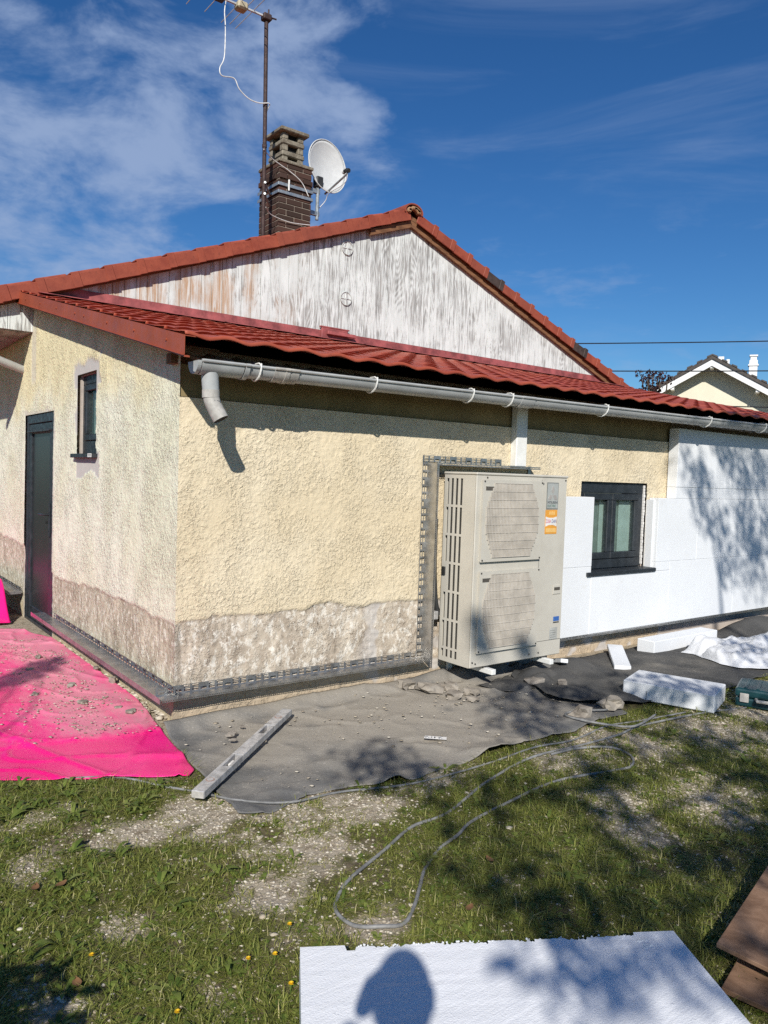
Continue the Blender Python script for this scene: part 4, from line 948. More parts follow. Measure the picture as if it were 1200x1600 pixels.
# slotted left side
m = MB(); yb = np.linspace(AB-.025, AF+.115, 9)
rowsz = []; z = AZ1-.03
for k in range(6): rowsz.append((z-.188, z)); z -= .205
rowsz.append((z-.055, z)); 
ysx = [AB]+[q for i in range(4) for q in (yb[2*i], yb[2*i+1])]+[AF+.012]
zsx = [AZ1-.004]+[q for a, b in rowsz for q in (b, a)]+[AZ0]
for w in (0, .004):
    b = len(m.V); n = len(zsx); m.V += [(A0+w, yy, zz_) for yy in ysx for zz_ in zsx]
    for i in range(len(ysx)-1):
        for j in range(n-1):
            if i % 2 == 1 and j % 2 == 1 and not (i == 1 and j//2 == 3): continue
            a = b+i*n+j; m.F.append((a, a+n, a+n+1, a+1))
def rim(y0, y1, z0, z1):
    V = [(A0, y0, z0), (A0, y1, z0), (A0, y1, z1), (A0, y0, z1), (A0+.004, y0, z0), (A0+.004, y1, z0), (A0+.004, y1, z1), (A0+.004, y0, z1)]
    m.add(V, [(0, 1, 5, 4), (1, 2, 6, 5), (2, 3, 7, 6), (3, 0, 4, 7)])
for i in range(4):
    for k, (a, b) in enumerate(rowsz):
        if not (i == 0 and k == 3): rim(yb[2*i], yb[2*i+1], a, b)
m.build('side_grille', M_ac, hp, fix=False)
m = MB(); m.box(A0+.02, A0+.022, AF+.03, AB-.02, AZ0+.02, AZ1-.02)
for k in range(40):
    yy = AF+.04+k*(AB-AF-.07)/40; m.box(A0+.010, A0+.02, yy, yy+.003, AZ0+.02, AZ1-.02)
m.build('heat_exchanger', M_acfin, hp)
box('side_latch', (A0-.012, A0-.001, AB-.045, AB-.012, .80, .86), M_lnb, hp, .002)
# fan panels with barrel-shaped grilles
def barrel(cz, hh, c):     # half width at height
    t = abs(c-cz)/hh; return 0.188+0.085*math.cos(min(t, 1)*math.pi/2)**1.2
for cz, hh in ((1.212, .262), (.572, .262)):
    cx = A0+.345; y0 = AF-.022
    zz_ = np.linspace(cz-hh, cz+hh, 25); Lp = [(cx-barrel(cz, hh, q)+.01, q) for q in zz_]; Rp = [(cx+barrel(cz, hh, q), q) for q in zz_]
    X0, X1, ZA, ZB = cx-.30, cx+.31, cz-hh-.028, cz+hh+.022
    m = MB()
    for w, yy in ((0, y0), (1, y0+.010)):
        b = len(m.V)
        m.V += [(X0+.008*(w == 0), yy, q) for q in zz_]+[(a, yy, q) for a, q in Lp]+[(a, yy, q) for a, q in Rp]+[(X1-.008*(w == 0), yy, q) for q in zz_]
        n = 25
        for i in range(24): m.F += [(b+i, b+n+i, b+n+i+1, b+i+1), (b+2*n+i, b+3*n+i, b+3*n+i+1, b+2*n+i+1)]
        b2 = len(m.V); m.V += [(X0, yy, ZA), (X1, yy, ZA), (X1, yy, ZB), (X0, yy, ZB)]
        m.F += [(b2, b2+1, b+3*n, b), (b+n-1, b+4*n-1, b2+2, b2+3), (b2, b, b+n-1, b2+3), (b+3*n, b2+1, b2+2, b+4*n-1)]
        if w == 0: f0, r0_ = b, b2
    n = 25
    for i in range(24):
        for o_ in (1, 2): m.F.append((f0+o_*n+i, f0+o_*n+i+1, b+o_*n+i+1, b+o_*n+i))
    for i in range(4): m.F.append((r0_+i, r0_+(i+1) % 4, b2+(i+1) % 4, b2+i))
    m.box(X0+.004, X1-.004, y0+.0105, AF-.0005, ZA+.004, ZA+.03); m.box(X0+.004, X1-.004, y0+.0105, AF-.0005, ZB-.03, ZB-.004); m.box(X0+.004, X0+.03, y0+.0105, AF-.0005, ZA+.03, ZB-.03); m.box(X1-.03, X1-.004, y0+.0105, AF-.0005, ZA+.03, ZB-.03)
    fp = m.build('fan_panel', M_ac, hp)
    m = MB()
    def bulge(xq, zq): return y0-.004-.016*max(0, 1-((xq-cx)/.29)**2)*max(0, 1-((zq-cz)/.28)**2)
    k = 0; xq = cx-.262
    while xq < cx+.265:
        zl = [q for q in np.linspace(cz-hh, cz+hh, 121) if barrel(cz, hh, q) > abs(xq-cx)-.006]; zl = list(np.linspace(zl[0], zl[-1], 9)) if len(zl) > 4 else []
        if len(zl) > 1:
            pts = [(xq, bulge(xq, q), q) for q in zl]; b = len(m.V)
            for p in pts: m.V += [(p[0]-.0039, p[1], p[2]), (p[0]+.0039, p[1], p[2]), (p[0]+.0039, p[1]+.006, p[2]), (p[0]-.0039, p[1]+.006, p[2])]
            for i in range(len(pts)-1):
                for j in range(4): m.F.append((b+i*4+j, b+i*4+(j+1) % 4, b+i*4+4+(j+1) % 4, b+i*4+4+j))
        xq += .0138; k += 1
    for q in np.linspace(cz-hh+.002, cz+hh-.002, 10):
        hw = barrel(cz, hh, q); pts = [(cx+s_*hw, bulge(cx+s_*hw, q)-.0005, q) for s_ in np.linspace(-1, 1, 9)]; m.tube(pts, .0022, 4)
    tag(m.build('fan_grille', M_acgrille, fp, fix=False), None, None, None, 'stuff')
    m = MB(); m.box(cx-.27, cx+.27, AF-.0075, AF-.0012, cz-hh, cz+hh); m.build('fan_cavity_shade', M_acdark, fp)  # flat dark plate standing in for the shaded depth behind the grille
    m = MB(); m.tube([(cx, AF-.017, cz), (cx, AF-.0085, cz)], .06, 16)
    for q in range(3):
        a = q*2.094+.4
        m.add([(cx+math.cos(a)*.05, AF-.010, cz+math.sin(a)*.05), (cx+math.cos(a+.25)*.24, AF-.016, cz+math.sin(a+.25)*.24), (cx+math.cos(a+.95)*.22, AF-.009, cz+math.sin(a+.95)*.22), (cx+math.cos(a+1.0)*.05, AF-.009, cz+math.sin(a+1.0)*.05)], [(0, 1, 2, 3)])
    m.build('fan', M_acfin, fp)
    m = MB(); m.box(X0+.025, X0+.10, y0-.0015, y0+.0005, ZB-.075, ZB-.05); m.build('grip_slot', M_acdark, fp)
    m = MB(); m.box(X0+.02, X0+.11, y0-.0035, y0-.0005, ZB-.048, ZB-.040); m.build('grip_lip', M_ac, fp)
    m = MB()
    for xq, zq in ((X0+.012, ZA+.012), (X1-.012, ZA+.012), (X0+.012, ZB-.012), (X1-.012, ZB-.012)): m.tube([(xq, y0-.004, zq), (xq, y0, zq)], .006, 8)
    m.build('screw', M_acfin, fp)
m = MB(); xs_ = A0+.665
m.box(xs_, xs_+.002, AF-.0012, AF+.001, AZ0+.12, AZ1-.02); m.box(xs_, A1-.006, AF-.0012, AF+.001, AZ0+.118, AZ0+.1205); m.build('panel_seam', M_acfin, hp)
m = MB(); m.bbox(A1-.115, A1-.030, AF-.006, AF-.0005, .645, .715, .002); hb = m.build('service_grip', M_ac, hp); box('grip_slot', (A1-.105, A1-.04, AF-.0075, AF-.0062, .675, .698), M_acdark, hb)
m = MB()
for xq, zq in ((A0+.68, AZ1-.05), (A0+.67, .62), (A0+.665, .53), (A0+.02, AZ0+.04), (A0+.05, AZ0+.028), (A0+.6, AZ0+.035), (A0+.70, AZ0+.035), (A1-.02, AZ1-.02), (A0+.1, AZ1-.018)): m.tube([(xq, AF-.005, zq), (xq, AF, zq)], .006, 8)
m.build('screw', M_acfin, hp)
# badge, stickers
def text_mesh(name, s, size, x, y, z, mat, parent, width=None, ext=.0002):
    cu = bpy.data.curves.new(name, 'FONT'); cu.body = s; cu.size = size; cu.align_x = 'CENTER'; cu.align_y = 'CENTER'; cu.extrude = ext
    to = bpy.data.objects.new(name, cu); COL.objects.link(to); dg = bpy.context.evaluated_depsgraph_get(); dg.update()
    me = bpy.data.meshes.new_from_object(to.evaluated_get(dg)); COL.objects.unlink(to); bpy.data.objects.remove(to)
    if width:
        w = max(v.co.x for v in me.vertices)-min(v.co.x for v in me.vertices); me.transform(Matrix.Scale(width/w, 4, (1, 0, 0)))
    me.transform(Matrix.Rotation(math.pi/2, 4, 'X')); me.materials.clear(); me.materials.append(mat)
    return put(name, me, parent, (x, y, z))
bx, bz = A0+.785, 1.395; yb_ = AF-.001
bd = box('badge', (bx-.065, bx+.065, yb_-.003, yb_, bz-.105, bz+.095), M_badged, hp, .001)
box('badge_face', (bx-.058, bx+.058, yb_-.0045, yb_-.0032, bz-.098, bz+.088), M_badge, bd)
m = MB()
def rhomb(pts): m.prism(pts, 'y', yb_-.0062, yb_-.0047)
rhomb([(bx, bz+.072), (bx+.016, bz+.038), (bx, bz+.004), (bx-.016, bz+.038)])
rhomb([(bx-.002, bz+.0), (bx-.020, bz-.034), (bx-.052, bz-.034), (bx-.036, bz+.0)]); rhomb([(bx+.002, bz+.0), (bx+.036, bz+.0), (bx+.052, bz-.034), (bx+.020, bz-.034)])
m.build('emblem', M_logo, bd)
text_mesh('lettering', 'MITSUBISHI', .026, bx, yb_-.0055, bz-.055, M_ink, bd, .108); text_mesh('lettering', 'ELECTRIC', .026, bx-.008, yb_-.0055, bz-.081, M_inkg, bd, .092)
st_ = box('sticker', (bx-.070, bx+.062, yb_-.0015, yb_, 1.105, 1.285), M_orange, hp)
m = MB(); m.prism([(bx-.066, 1.235), (bx-.03, 1.226), (bx+.02, 1.226), (bx+.058, 1.235), (bx+.058, 1.160), (bx+.02, 1.172), (bx-.03, 1.172), (bx-.066, 1.160)], 'y', yb_-.0025, yb_-.0016); m.build('sticker_band', M_stickw, st_)
text_mesh('lettering', 'ZUBA', .04, bx-.036, yb_-.0032, 1.199, M_red, st_, .058); text_mesh('lettering', 'DAN', .04, bx+.028, yb_-.0032, 1.199, M_blued, st_, .052)
m = MB(); m.box(bx-.06, bx+.052, yb_-.0024, yb_-.0016, 1.118, 1.148); m.box(bx-.03, bx-.012, yb_-.0024, yb_-.0016, 1.248, 1.274); m.box(bx-.006, bx+.012, yb_-.0024, yb_-.0016, 1.248, 1.274); m.box(bx+.018, bx+.034, yb_-.0024, yb_-.0016, 1.248, 1.274); m.build('sticker_bar', M_orangel, st_)
s2 = box('sticker', (A1-.095, A1-.03, yb_-.0015, yb_, .438, .472), M_blue, hp); box('sticker_bar', (A1-.095, A1-.03, yb_-.0016, yb_, .424, .432), M_acfin, s2)
s3 = box('sticker', (A1-.135, A1-.045, yb_-.0012, yb_, .30, .39), M_grey, hp)
m = MB(); [m.box(A1-.125, A1-.06-.01*(k % 2), yb_-.0018, yb_-.0013, .315+k*.017, .318+k*.017) for k in range(4)]; m.build('sticker_bar', M_badged, s3)
for xq in (A0+.17, A0+.78):
    m = MB(); m.bbox(xq-.02, xq+.02, -.50, -.03, AZ0-.05, AZ0-.012, .003); m.bbox(xq-.022, xq+.022, -.045, -.020, AZ0-.30, AZ0-.012, .002); br = m.build('wall_bracket', M_whitepvc, hp)
    box('rubber_foot', (xq-.03, xq+.03, -.42, -.36, AZ0-.0118, AZ0-.0005), M_lnb, br); box('rubber_foot', (xq-.03, xq+.03, -.17, -.12, AZ0-.0118, AZ0-.0005), M_lnb, br)
m = MB(); m.bbox(1.90, 1.94, -.10, -.02, .47, .53, .004); m.build('pipe_valve', M_alu, hp)
m = MB(); m.tube(catmull([(1.96, -.08, .5), (1.93, -.07, .62), (1.92, -.055, .9), (1.925, -.05, 1.2)], 5), .018, 8); m.build('pipe', M_lnb, hp)

# ------------------------------------------------------------------ sheets on the ground
def resample(pts, n):
    p = np.array(pts, float); d = np.r_[0, np.cumsum(np.linalg.norm(np.diff(p, axis=0), axis=1))]; t = np.linspace(0, d[-1], n)
    return np.stack([np.interp(t, d, p[:, i]) for i in range(p.shape[1])], -1)
def ruled(a, b, nu, nv_):
    A, B = resample(a, nu), resample(b, nu); t = np.linspace(0, 1, nv_)[None, :, None]; return A[:, None, :]*(1-t)+B[:, None, :]*t
def sheet(name, a, b, nu, nv_, mat, zf, dustf, label, cat, seed=0, group=None, thick=.0025):
    Q = ruled(a, b, nu, nv_); x, y = Q[..., 0], Q[..., 1]
    # ragged edges
    s = np.linspace(0, 1, nu)[:, None]; t = np.linspace(0, 1, nv_)[None, :]
    y = y + (vnoise(x, y*0+seed, 6, seed)-.5)*.03*(t-.2) if name != 'pink_tarp' else y
    z = np.maximum(gz(x, y), -0.004)+.008 + zf(x, y, s, t)
    o = grid_obj(name, np.stack([x, y, z], -1), mat, None, True, attrs={'dust': dustf(x, y)})
    sm_ = o.modifiers.new('thickness', 'SOLIDIFY'); sm_.thickness = thick; sm_.offset = 1
    return tag(o, label, cat, group)
def pz(x, y, s, t):
    w = (fbm(x, y, 2.2, 3, 71)-.5)*.016 + .010*(1-abs(2*vnoise(x*1.4+y*.5, y*.5-x*.3, 3.2, 72)-1))**5 + .012*(1-abs(2*vnoise(x*.7-y*.4, y*.9+x*.6, 4.1, 78)-1))**14
    fold = .010*sstep(0, .05, (x*.19+y) - (-.16))           # the front hem lies doubled
    hump = .0
    rise = 0.05*sstep(-.25, -.03, x)*sstep(.2, .6, y)*0.3
    return np.clip(w, 0, 1) + fold*0.6 + rise + hump
def pdust(x, y):
    d = 0.62*np.exp(-((x+.28)**2)/.10)*sstep(-.25, .1, y)+.28*sstep(-.2, .1, y); d *= (0.45+0.9*fbm(x, y, 4, 4, 73))
    return np.clip(d + .12*fbm(x, y, 3, 3, 74) - .34*sstep(-.12, -.2, y+x*.19), 0, 1)
sheet('pink_tarp', [(-1.35, -.17), (-1.15, -.29), (-1.0, -.375), (-.63, -.60), (-.25, -.80), (-.195, -.74), (-.11, -.06), (-.045, .5), (-.045, 1.2)], [(-1.35, 2.0), (-1.1, 3.6), (-.7, 3.5), (-.4, 3.3), (-.2, 3.1), (-.15, 2.9), (-.10, 2.75), (-.06, 2.6), (-.045, 2.5)], 190, 170, M_pink, pz, pdust,
      'bright pink plastic sheet strewn with chips beside the side wall', 'tarp', 71)
# fill towards the corner of the wall
def pz2(x, y, s, t): return .006+(fbm(x, y, 4, 3, 75)-.5)*.012
# second pink sheet heaped over a step further back
def pz3(x, y, s, t):
    return .02 + .36*sstep(3.45, 3.95, y+ (x+.3)*.25)*(1-.15*t) + (fbm(x, y, 5, 3, 76)-.5)*.04
sheet('pink_tarp', [(-1.1, 3.25), (-.8, 3.3), (-.6, 3.38), (-.20, 3.45)], [(-1.1, 5.4), (-.8, 5.4), (-.6, 5.4), (-.20, 5.4)], 60, 70, M_pink, pz3, lambda x, y: 0.18*fbm(x, y, 5, 3, 9),
      'pink sheet heaped over a step beyond the dark door', 'tarp', 76)
def fz(x, y, s, t):
    w = (fbm(x, y, 1.7, 3, 81)-.45)*.03 + .009*(1-abs(2*vnoise(x*.8+y*.6, y*.8-x*.4, 4, 82)-1))**5 + .008*(1-abs(2*vnoise(x-y*.7, y*.6+x*.3, 5.5, 86)-1))**5
    curl = .03*np.exp(-((s-.30)/.02)**2)*sstep(.86, 1, t)+.035*np.exp(-((s-.55)/.05)**2)*sstep(.85, 1, t)
    up = .05*sstep(.12, 0, t)*(0.6+0.5*vnoise(x, y, 4, 83))
    hp_ = .06*sstep(1.7, 2.3, x)*sstep(-.9, -.4, y)*abs(2*vnoise(x, y, 6, 84)-1)
    return np.clip(w, -.002, 1)+curl+up+hp_
def fdust(x, y):
    d = .85*np.exp(-((x-1.2)**2/.6+(y+.55)**2/.35)) + .55*np.exp(-((x-.15)**2/.06+(y+.55)**2/.10)) + .28
    return np.clip(d*(.05+1.75*fbm(x, y, 4.5, 5, 85)), 0, 1)
sheet('geotextile_sheet', [(-.11, -.10), (.22, -.06), (.58, -.034), (1.04, -.034), (1.36, -.034), (2.0, -.05), (2.5, -.16), (2.95, -.25)],
      [(-.24, -1.31), (-.11, -1.36), (.13, -1.28), (.39, -1.31), (.65, -1.39), (.87, -1.38), (1.17, -1.40), (1.67, -1.36), (1.92, -1.39), (2.26, -1.31), (2.55, -1.30)], 190, 80, M_felt, fz, fdust,
      'grey geotextile strip with a pointed dusty corner near the corner of the house', 'geotextile', 81)
def fz2(x, y, s, t):
    w = (fbm(x, y, 2.2, 3, 91)-.4)*.05 + .03*abs(2*vnoise(x*.8, y, 4.5, 92)-1)*sstep(4.2, 2.8, x)
    big = .075*np.exp(-((x-3.12)/.16)**2-((y+.38)/.22)**2) + .04*np.exp(-((x-2.75)/.13)**2-((y+.55)/.18)**2)+.12*np.exp(-((x-6.3)/.5)**2-((y+.25)/.2)**2)
    return np.clip(w, -.002, 1)+.012+big+.03*sstep(.15, 0, s)*vnoise(x, y, 6, 93)
sheet('geotextile_sheet', [(2.45, -.36), (2.72, -.20), (3.15, -.15), (3.9, -.14), (4.6, -.14), (5.6, -.14), (7.0, -.14)], [(2.30, -.86), (2.48, -1.10), (2.85, -1.24), (3.62, -1.36), (4.35, -1.33), (5.2, -1.3), (6.6, -1.3)], 170, 60, M_feltd, fz2,
      lambda x, y: np.clip(.22*fbm(x, y, 4, 4, 94)+.35*np.exp(-((x-3.8)**2/.3+(y+.8)**2/.08))*fbm(x, y, 6, 3, 95), 0, 1), 'crumpled darker geotextile under the foam offcuts', 'geotextile', 91)
# crumpled flap under the heat pump
def fz4(x, y, s, t): return .022+.06*np.exp(-((x-2.62)/.22)**2)*sstep(0, .5, t)*sstep(1, .6, t)+.05*abs(2*vnoise(x, y, 7, 97)-1)
sheet('geotextile_flap', [(2.05, -.40), (2.35, -.34), (2.75, -.24), (3.05, -.22)], [(2.18, -.62), (2.45, -.70), (2.85, -.62), (3.05, -.50)], 60, 30, M_feltd, fz4, lambda x, y: .15+0*x, 'folded dark felt flap just below the heat pump', 'geotextile', 97)

# white plastic film -----------------------------------------------------------------
def plz(x, y, s, t):
    r = abs(2*vnoise(x*.55+y*.5, y*1.6-x*.3, 2.6, 101)-1); r2 = abs(2*fbm(x*.8+y, y*2.2-x*.4, 5.5, 2, 103)-1)
    return .03 + (.09*r+.075*r2)*sstep(0, .12, s)*sstep(0, .15, t)*sstep(0, .15, 1-t) + .07*np.exp(-((t-.45)/.22)**2)*sstep(0, .25, s)
sheet('plastic_film', [(4.42, -.52), (4.75, -.45), (5.1, -.42), (5.6, -.48), (6.4, -.5)], [(4.45, -.62), (4.30, -.95), (4.32, -1.10), (4.55, -1.30), (5.6, -1.35)], 90, 60, M_film, plz, lambda x, y: 0*x,
      'crumpled white plastic film on the dark felt by the wall', 'plastic film', 101, thick=.001)

# ------------------------------------------------------------------ foam pieces
def obox(name, org, ax, ln, wd, ht, mat, label, cat, group=None, b=.004, tilt=None, jag=0):
    """box from a base corner, long axis direction ax (2-D), width to its left"""
    d = Vector((ax[0], ax[1], 0)).normalized(); w = Vector((-d.y, d.x, 0))
    M = Matrix(((d.x, w.x, 0, org[0]), (d.y, w.y, 0, org[1]), (0, 0, 1, org[2]), (0, 0, 0, 1)))
    if tilt: M = M @ Matrix.Rotation(tilt[0], 4, 'X') @ Matrix.Rotation(tilt[1], 4, 'Y')
    m = MB(); m.bbox(0, ln, 0, wd, 0, ht, b, M)
    o = m.build(name, mat)
    return tag(o, label, cat, group), M
G_ = 'loose foam offcuts by the wall'
o, Mx = obox('foam_offcut', (2.83, -1.06, .012), (.20, -.59), .60, .375, .12, M_eps, 'thick pale foam block lying on the edge of the dark felt', 'foam block', G_, .006)
m = MB(); m.box(.16, .163, -.0015, .004, .0, .07, Mx); m.build('saw_cut', M_lnb, o)
obox('foam_offcut', (3.50, -.66, .02), (.56, .50), .66, .13, .035, M_eps, 'thin foam strip between the block and the wall', 'foam strip', G_, tilt=(0, -.05))
obox('foam_offcut', (4.17, -.42, .02), (1.0, .02), 1.06, .17, .115, M_eps, 'long white foam bar against the foot of the insulated wall', 'foam bar', G_, .004)
obox('foam_offcut', (2.96, -.47, .105), (.16, .30), .24, .06, .03, M_eps, 'small white foam scrap on the crumpled felt right of the heat pump', 'foam scrap', G_, .003, (0.1, .25))
# the foreground board
bd_a = Vector((-.575, -2.385)); bd_d = Vector((1.0, -.585)).normalized(); bd_w = Vector((bd_d.y, -bd_d.x))
nu, nv_ = 240, 30; u = np.linspace(0, 1.165, nu); v = np.linspace(0, .62, nv_)
ju = 0.006*(vnoise(u, u*0, 160, 3)-.5)+.012*(vnoise(u, u*0, 30, 4) > .72)*vnoise(u, u*0, 300, 5)
bite = np.where((u > .135) & (u < .165), .018, 0); raised = np.where(u < .135, -.004, np.where(u > 1.03, -.012, .004))
edge_ = np.where((u > .165) & (u < 1.03), ju, 0)+bite+raised
U_, V_ = np.meshgrid(u, v, indexing='ij'); V2 = V_+(edge_[:, None])*np.exp(-V_/.012)
def bpt(U_, V_, z): return np.stack([bd_a.x+bd_d.x*U_+bd_w.x*V_, bd_a.y+bd_d.y*U_+bd_w.y*V_, z+0*U_], -1)
top = bpt(U_, V2, .100+.0012*(vnoise(U_*3, V_*90, 1, 6)-.5)); botm = bpt(U_, V2, .012+0*U_)
idx = np.arange(nu*nv_).reshape(nu, nv_); F = [tuple(q) for q in np.stack([idx[:-1, :-1], idx[:-1, 1:], idx[1:, 1:], idx[1:, :-1]], -1).reshape(-1, 4)]
N_ = nu*nv_; F += [tuple(N_+i for i in q[::-1]) for q in F]
for i in range(nu-1):
    for j in (0, nv_-1): F.append((idx[i, j], idx[i+1, j], N_+idx[i+1, j], N_+idx[i, j]))
for j in range(nv_-1):
    for i in (0, nu-1): F.append((idx[i, j], N_+idx[i, j], N_+idx[i, j+1], idx[i, j+1]))
fb = mesh_obj('foam_board', np.concatenate([top.reshape(-1, 3), botm.reshape(-1, 3)]), [tuple(int(k) for k in q) for q in F], M_epsb)
bm = bmesh.new(); bm.from_mesh(fb.data); bmesh.ops.recalc_face_normals(bm, faces=bm.faces[:]); bm.to_mesh(fb.data); bm.free()
tag(fb, 'large white foam board with a hacked edge lying on the lawn in the foreground', 'foam board')
m = MB()
for k in range(60):
    uu = random.uniform(.17, 1.06); p = bpt(np.array([uu]), np.array([random.uniform(-.004, .006)]), random.uniform(.097, .101))[0]; s_ = random.uniform(.001, .0026); m.bbox(p[0]-s_, p[0]+s_, p[1]-s_, p[1]+s_, p[2]-s_, p[2]+s_, s_*.35)
for k in range(16):
    p = bpt(np.array([1.03+random.uniform(0, .03)]), np.array([.01+random.uniform(0, .06)]), .101)[0]; s_ = random.uniform(.003, .006); m.bbox(p[0]-s_, p[0]+s_, p[1]-s_, p[1]+s_, p[2]-s_, p[2]+s_*.4, s_*.3)
tag(m.build('foam_bead', M_eps, fb), None, None, None, 'stuff')

# ------------------------------------------------------------------ plywood, case, level, cable
def slab(name, quad, z, th, mat, label, cat, group=None, tz=(0, 0, 0, 0)):
    m = MB(); V = [(x, y, z-th+t) for (x, y), t in zip(quad, tz)]+[(x, y, z+t) for (x, y), t in zip(quad, tz)]
    m.add(V, [(0, 3, 2, 1), (4, 5, 6, 7), (0, 1, 5, 4), (1, 2, 6, 5), (2, 3, 7, 6), (3, 0, 4, 7)])
    o = m.build(name, mat); bm = bmesh.new(); bm.from_mesh(o.data); bmesh.ops.bevel(bm, geom=bm.edges[:], offset=.002, segments=1, affect='EDGES'); bm.to_mesh(o.data); bm.free(); return tag(o, label, cat, group)
slab('plywood_offcut', [(.49, -3.075), (.53, -3.62), (1.32, -3.45), (1.27, -2.885)], .100, .014, M_ply, 'upper brown plywood sheet at the edge of the lawn', 'plywood', 'plywood boards on the lawn')
slab('plywood_offcut', [(.39, -3.15), (.49, -3.64), (1.10, -3.50), (.97, -3.005)], .042, .016, M_ply, 'lower brown plywood piece sticking out beneath the other sheet', 'plywood', 'plywood boards on the lawn')
case = thing('tool_case', 'dark teal plastic tool case at the right edge of the lawn', 'tool case', (3.25, -1.85, 0))
ca = R_(-68); Mc = Matrix.Translation((3.335, -1.60, .012)) @ Matrix.Rotation(ca, 4, 'Z')
def cbox(name, d, mat, par, b=.006): m = MB(); m.bbox(*d, b, Mc, 2); return m.build(name, mat, par)
lower = cbox('lower_shell', (0, .42, 0, .34, 0, .062), M_case, case, .014); upper = cbox('lid', (-.004, .424, -.004, .344, .066, .125), M_case, case, .016)
for a in (.03, .31): cbox('latch', (a, a+.055, -.014, -.004, .035, .095), M_pvcdirty, case, .003)
for k in range(5): cbox('lid_rib', (.05+k*.075, .07+k*.075, .03, .31, .122, .131), M_case, upper, .003)
m = MB(); m.tube([tuple(Mc @ Vector(p)) for p in ((.13, -.004, .064), (.14, -.05, .064), (.27, -.05, .064), (.28, -.004, .064))], .011, 8); m.build('handle', M_pvcdirty, case)
lv = thing('spirit_level', 'dusty aluminium spirit level lying across the grey felt', 'spirit level', (-.33, -1.1, 0))
la, lb = Vector((-.335, -1.10)), Vector((.585, -.295)); ld = (lb-la); LL = ld.length; ld.normalize(); lw = Vector((-ld.y, ld.x))
Ml = Matrix(((ld.x, lw.x, 0, la.x), (ld.y, lw.y, 0, la.y), (0, 0, 1, .030), (0, 0, 0, 1))) @ Matrix.Rotation(-.012, 4, 'Y')
W2 = .031; m = MB(); H2 = .034
cuts = [(0, .30), (.46, .78), (.92, LL)]
for a, b in cuts: m.bbox(a, b, -W2, W2, 0, H2, .002, Ml)
for a, b in ((.30, .46), (.78, .92)): m.bbox(a+.0005, b-.0005, -W2+.0005, -W2+.016, .0005, H2-.0005, .001, Ml); m.bbox(a+.0005, b-.0005, W2-.016, W2-.0005, .0005, H2-.0005, .001, Ml)
body = m.build('body', M_alu, lv)
m = MB()
M_vial = plain('vial_ring', (0.38, 0.24, 0.19), 0.5)
for a in (.13, 1.06):
    m = MB(); m.tube([tuple(Ml @ Vector((a, 0, H2-.002))), tuple(Ml @ Vector((a, 0, H2+.0015)))], .021, 18); m.build('vial', M_vial, lv)
m = MB()
for a in (.13, 1.06):
    m = MB(); m.tube([tuple(Ml @ Vector((a, 0, H2+.0015))), tuple(Ml @ Vector((a, 0, H2+.0022)))], .016, 18); m.build('vial_window', M_alu, lv)
m = MB(); m.tube([tuple(Ml @ Vector((.36, 0, .015))), tuple(Ml @ Vector((.40, 0, .015)))], .010, 10); m.build('vial', M_stickw, lv)
m = MB(); m.bbox(-.003, .0, -W2+.002, W2-.002, .002, H2-.002, .001, Ml); m.build('end_cap', M_pvcdirty, lv)
def cable(pts, r=.011, dz=.014):
    p = [(x, y, float(gz(np.array([x]), np.array([y]))[0])+dz+random.uniform(-.002, .006)) for x, y in pts]; return catmull(p, 7)
m = MB(); m.tube(cable([(3.6, -1.72), (3.19, -1.62), (2.9, -1.56), (2.42, -1.49), (2.1, -1.55), (1.75, -1.54), (1.37, -1.53), (.94, -1.63), (.57, -1.76), (.34, -1.79), (.11, -1.89), (-.13, -2.0), (-.24, -2.08), (-.29, -2.16), (-.28, -2.25), (-.22, -2.32), (-.14, -2.335), (-.05, -2.28), (.05, -2.19), (.17, -2.08), (.32, -2.0), (.45, -1.96), (.59, -1.89), (.85, -1.84), (1.25, -1.81), (1.62, -1.88), (1.77, -1.88), (1.90, -1.78), (1.88, -1.66), (1.70, -1.58), (1.5, -1.56)], dz=.008), .0070, 8)
tag(m.build('cable', M_hose, None, True), 'grey cable making a long loop over the grass', 'cable')
m = MB(); m.tube(cable([(-.75, -.52), (-.53, -.63), (-.40, -.84), (-.28, -1.0), (-.18, -1.19), (0.0, -1.33), (.28, -1.33), (.65, -1.43), (1.13, -1.46), (1.5, -1.44), (1.80, -1.47), (2.2, -1.40), (2.5, -1.42), (2.9, -1.50)], dz=.008), .0055, 8)
tag(m.build('cable', M_hose, None, True), 'thinner grey cable running under the edge of the felt', 'cable')
m = MB(); m.tube(cable([(2.62, -1.46), (2.3, -1.53), (2.15, -1.45), (2.05, -1.30), (2.06, -1.19), (2.2, -1.16), (2.42, -1.24)], dz=.035), .007, 8)
tag(m.build('cable', M_hose, None, True), 'short dark cable curl on the felt near the foam block', 'cable')
# printed tag on the felt
tg = thing('printed_tag', 'small white printed strip lying on the dusty felt', 'tag', (1.1, -1.06, .03))
Mt = Matrix.Translation((1.055, -1.02, .034)) @ Matrix.Rotation(R_(-44), 4, 'Z')
m = MB(); m.bbox(0, .125, -.020, .020, 0, .002, .0005, Mt); m.build('strip', M_stickw, tg)
m = MB()
for a, b, c_, d_ in ((.0, .02, .004, .010), (.005, .012, -.014, -.008), (.022, .028, -.012, -.006), (.036, .044, -.014, -.006), (.038, .043, .006, .012), (.055, .062, -.014, .010), (.078, .095, .001, .006), (.08, .088, -.014, -.007), (.096, .101, -.014, -.009)): m.box(a, b, c_, d_, .0022, .003, Mt)
m.build('print', M_ink, tg)

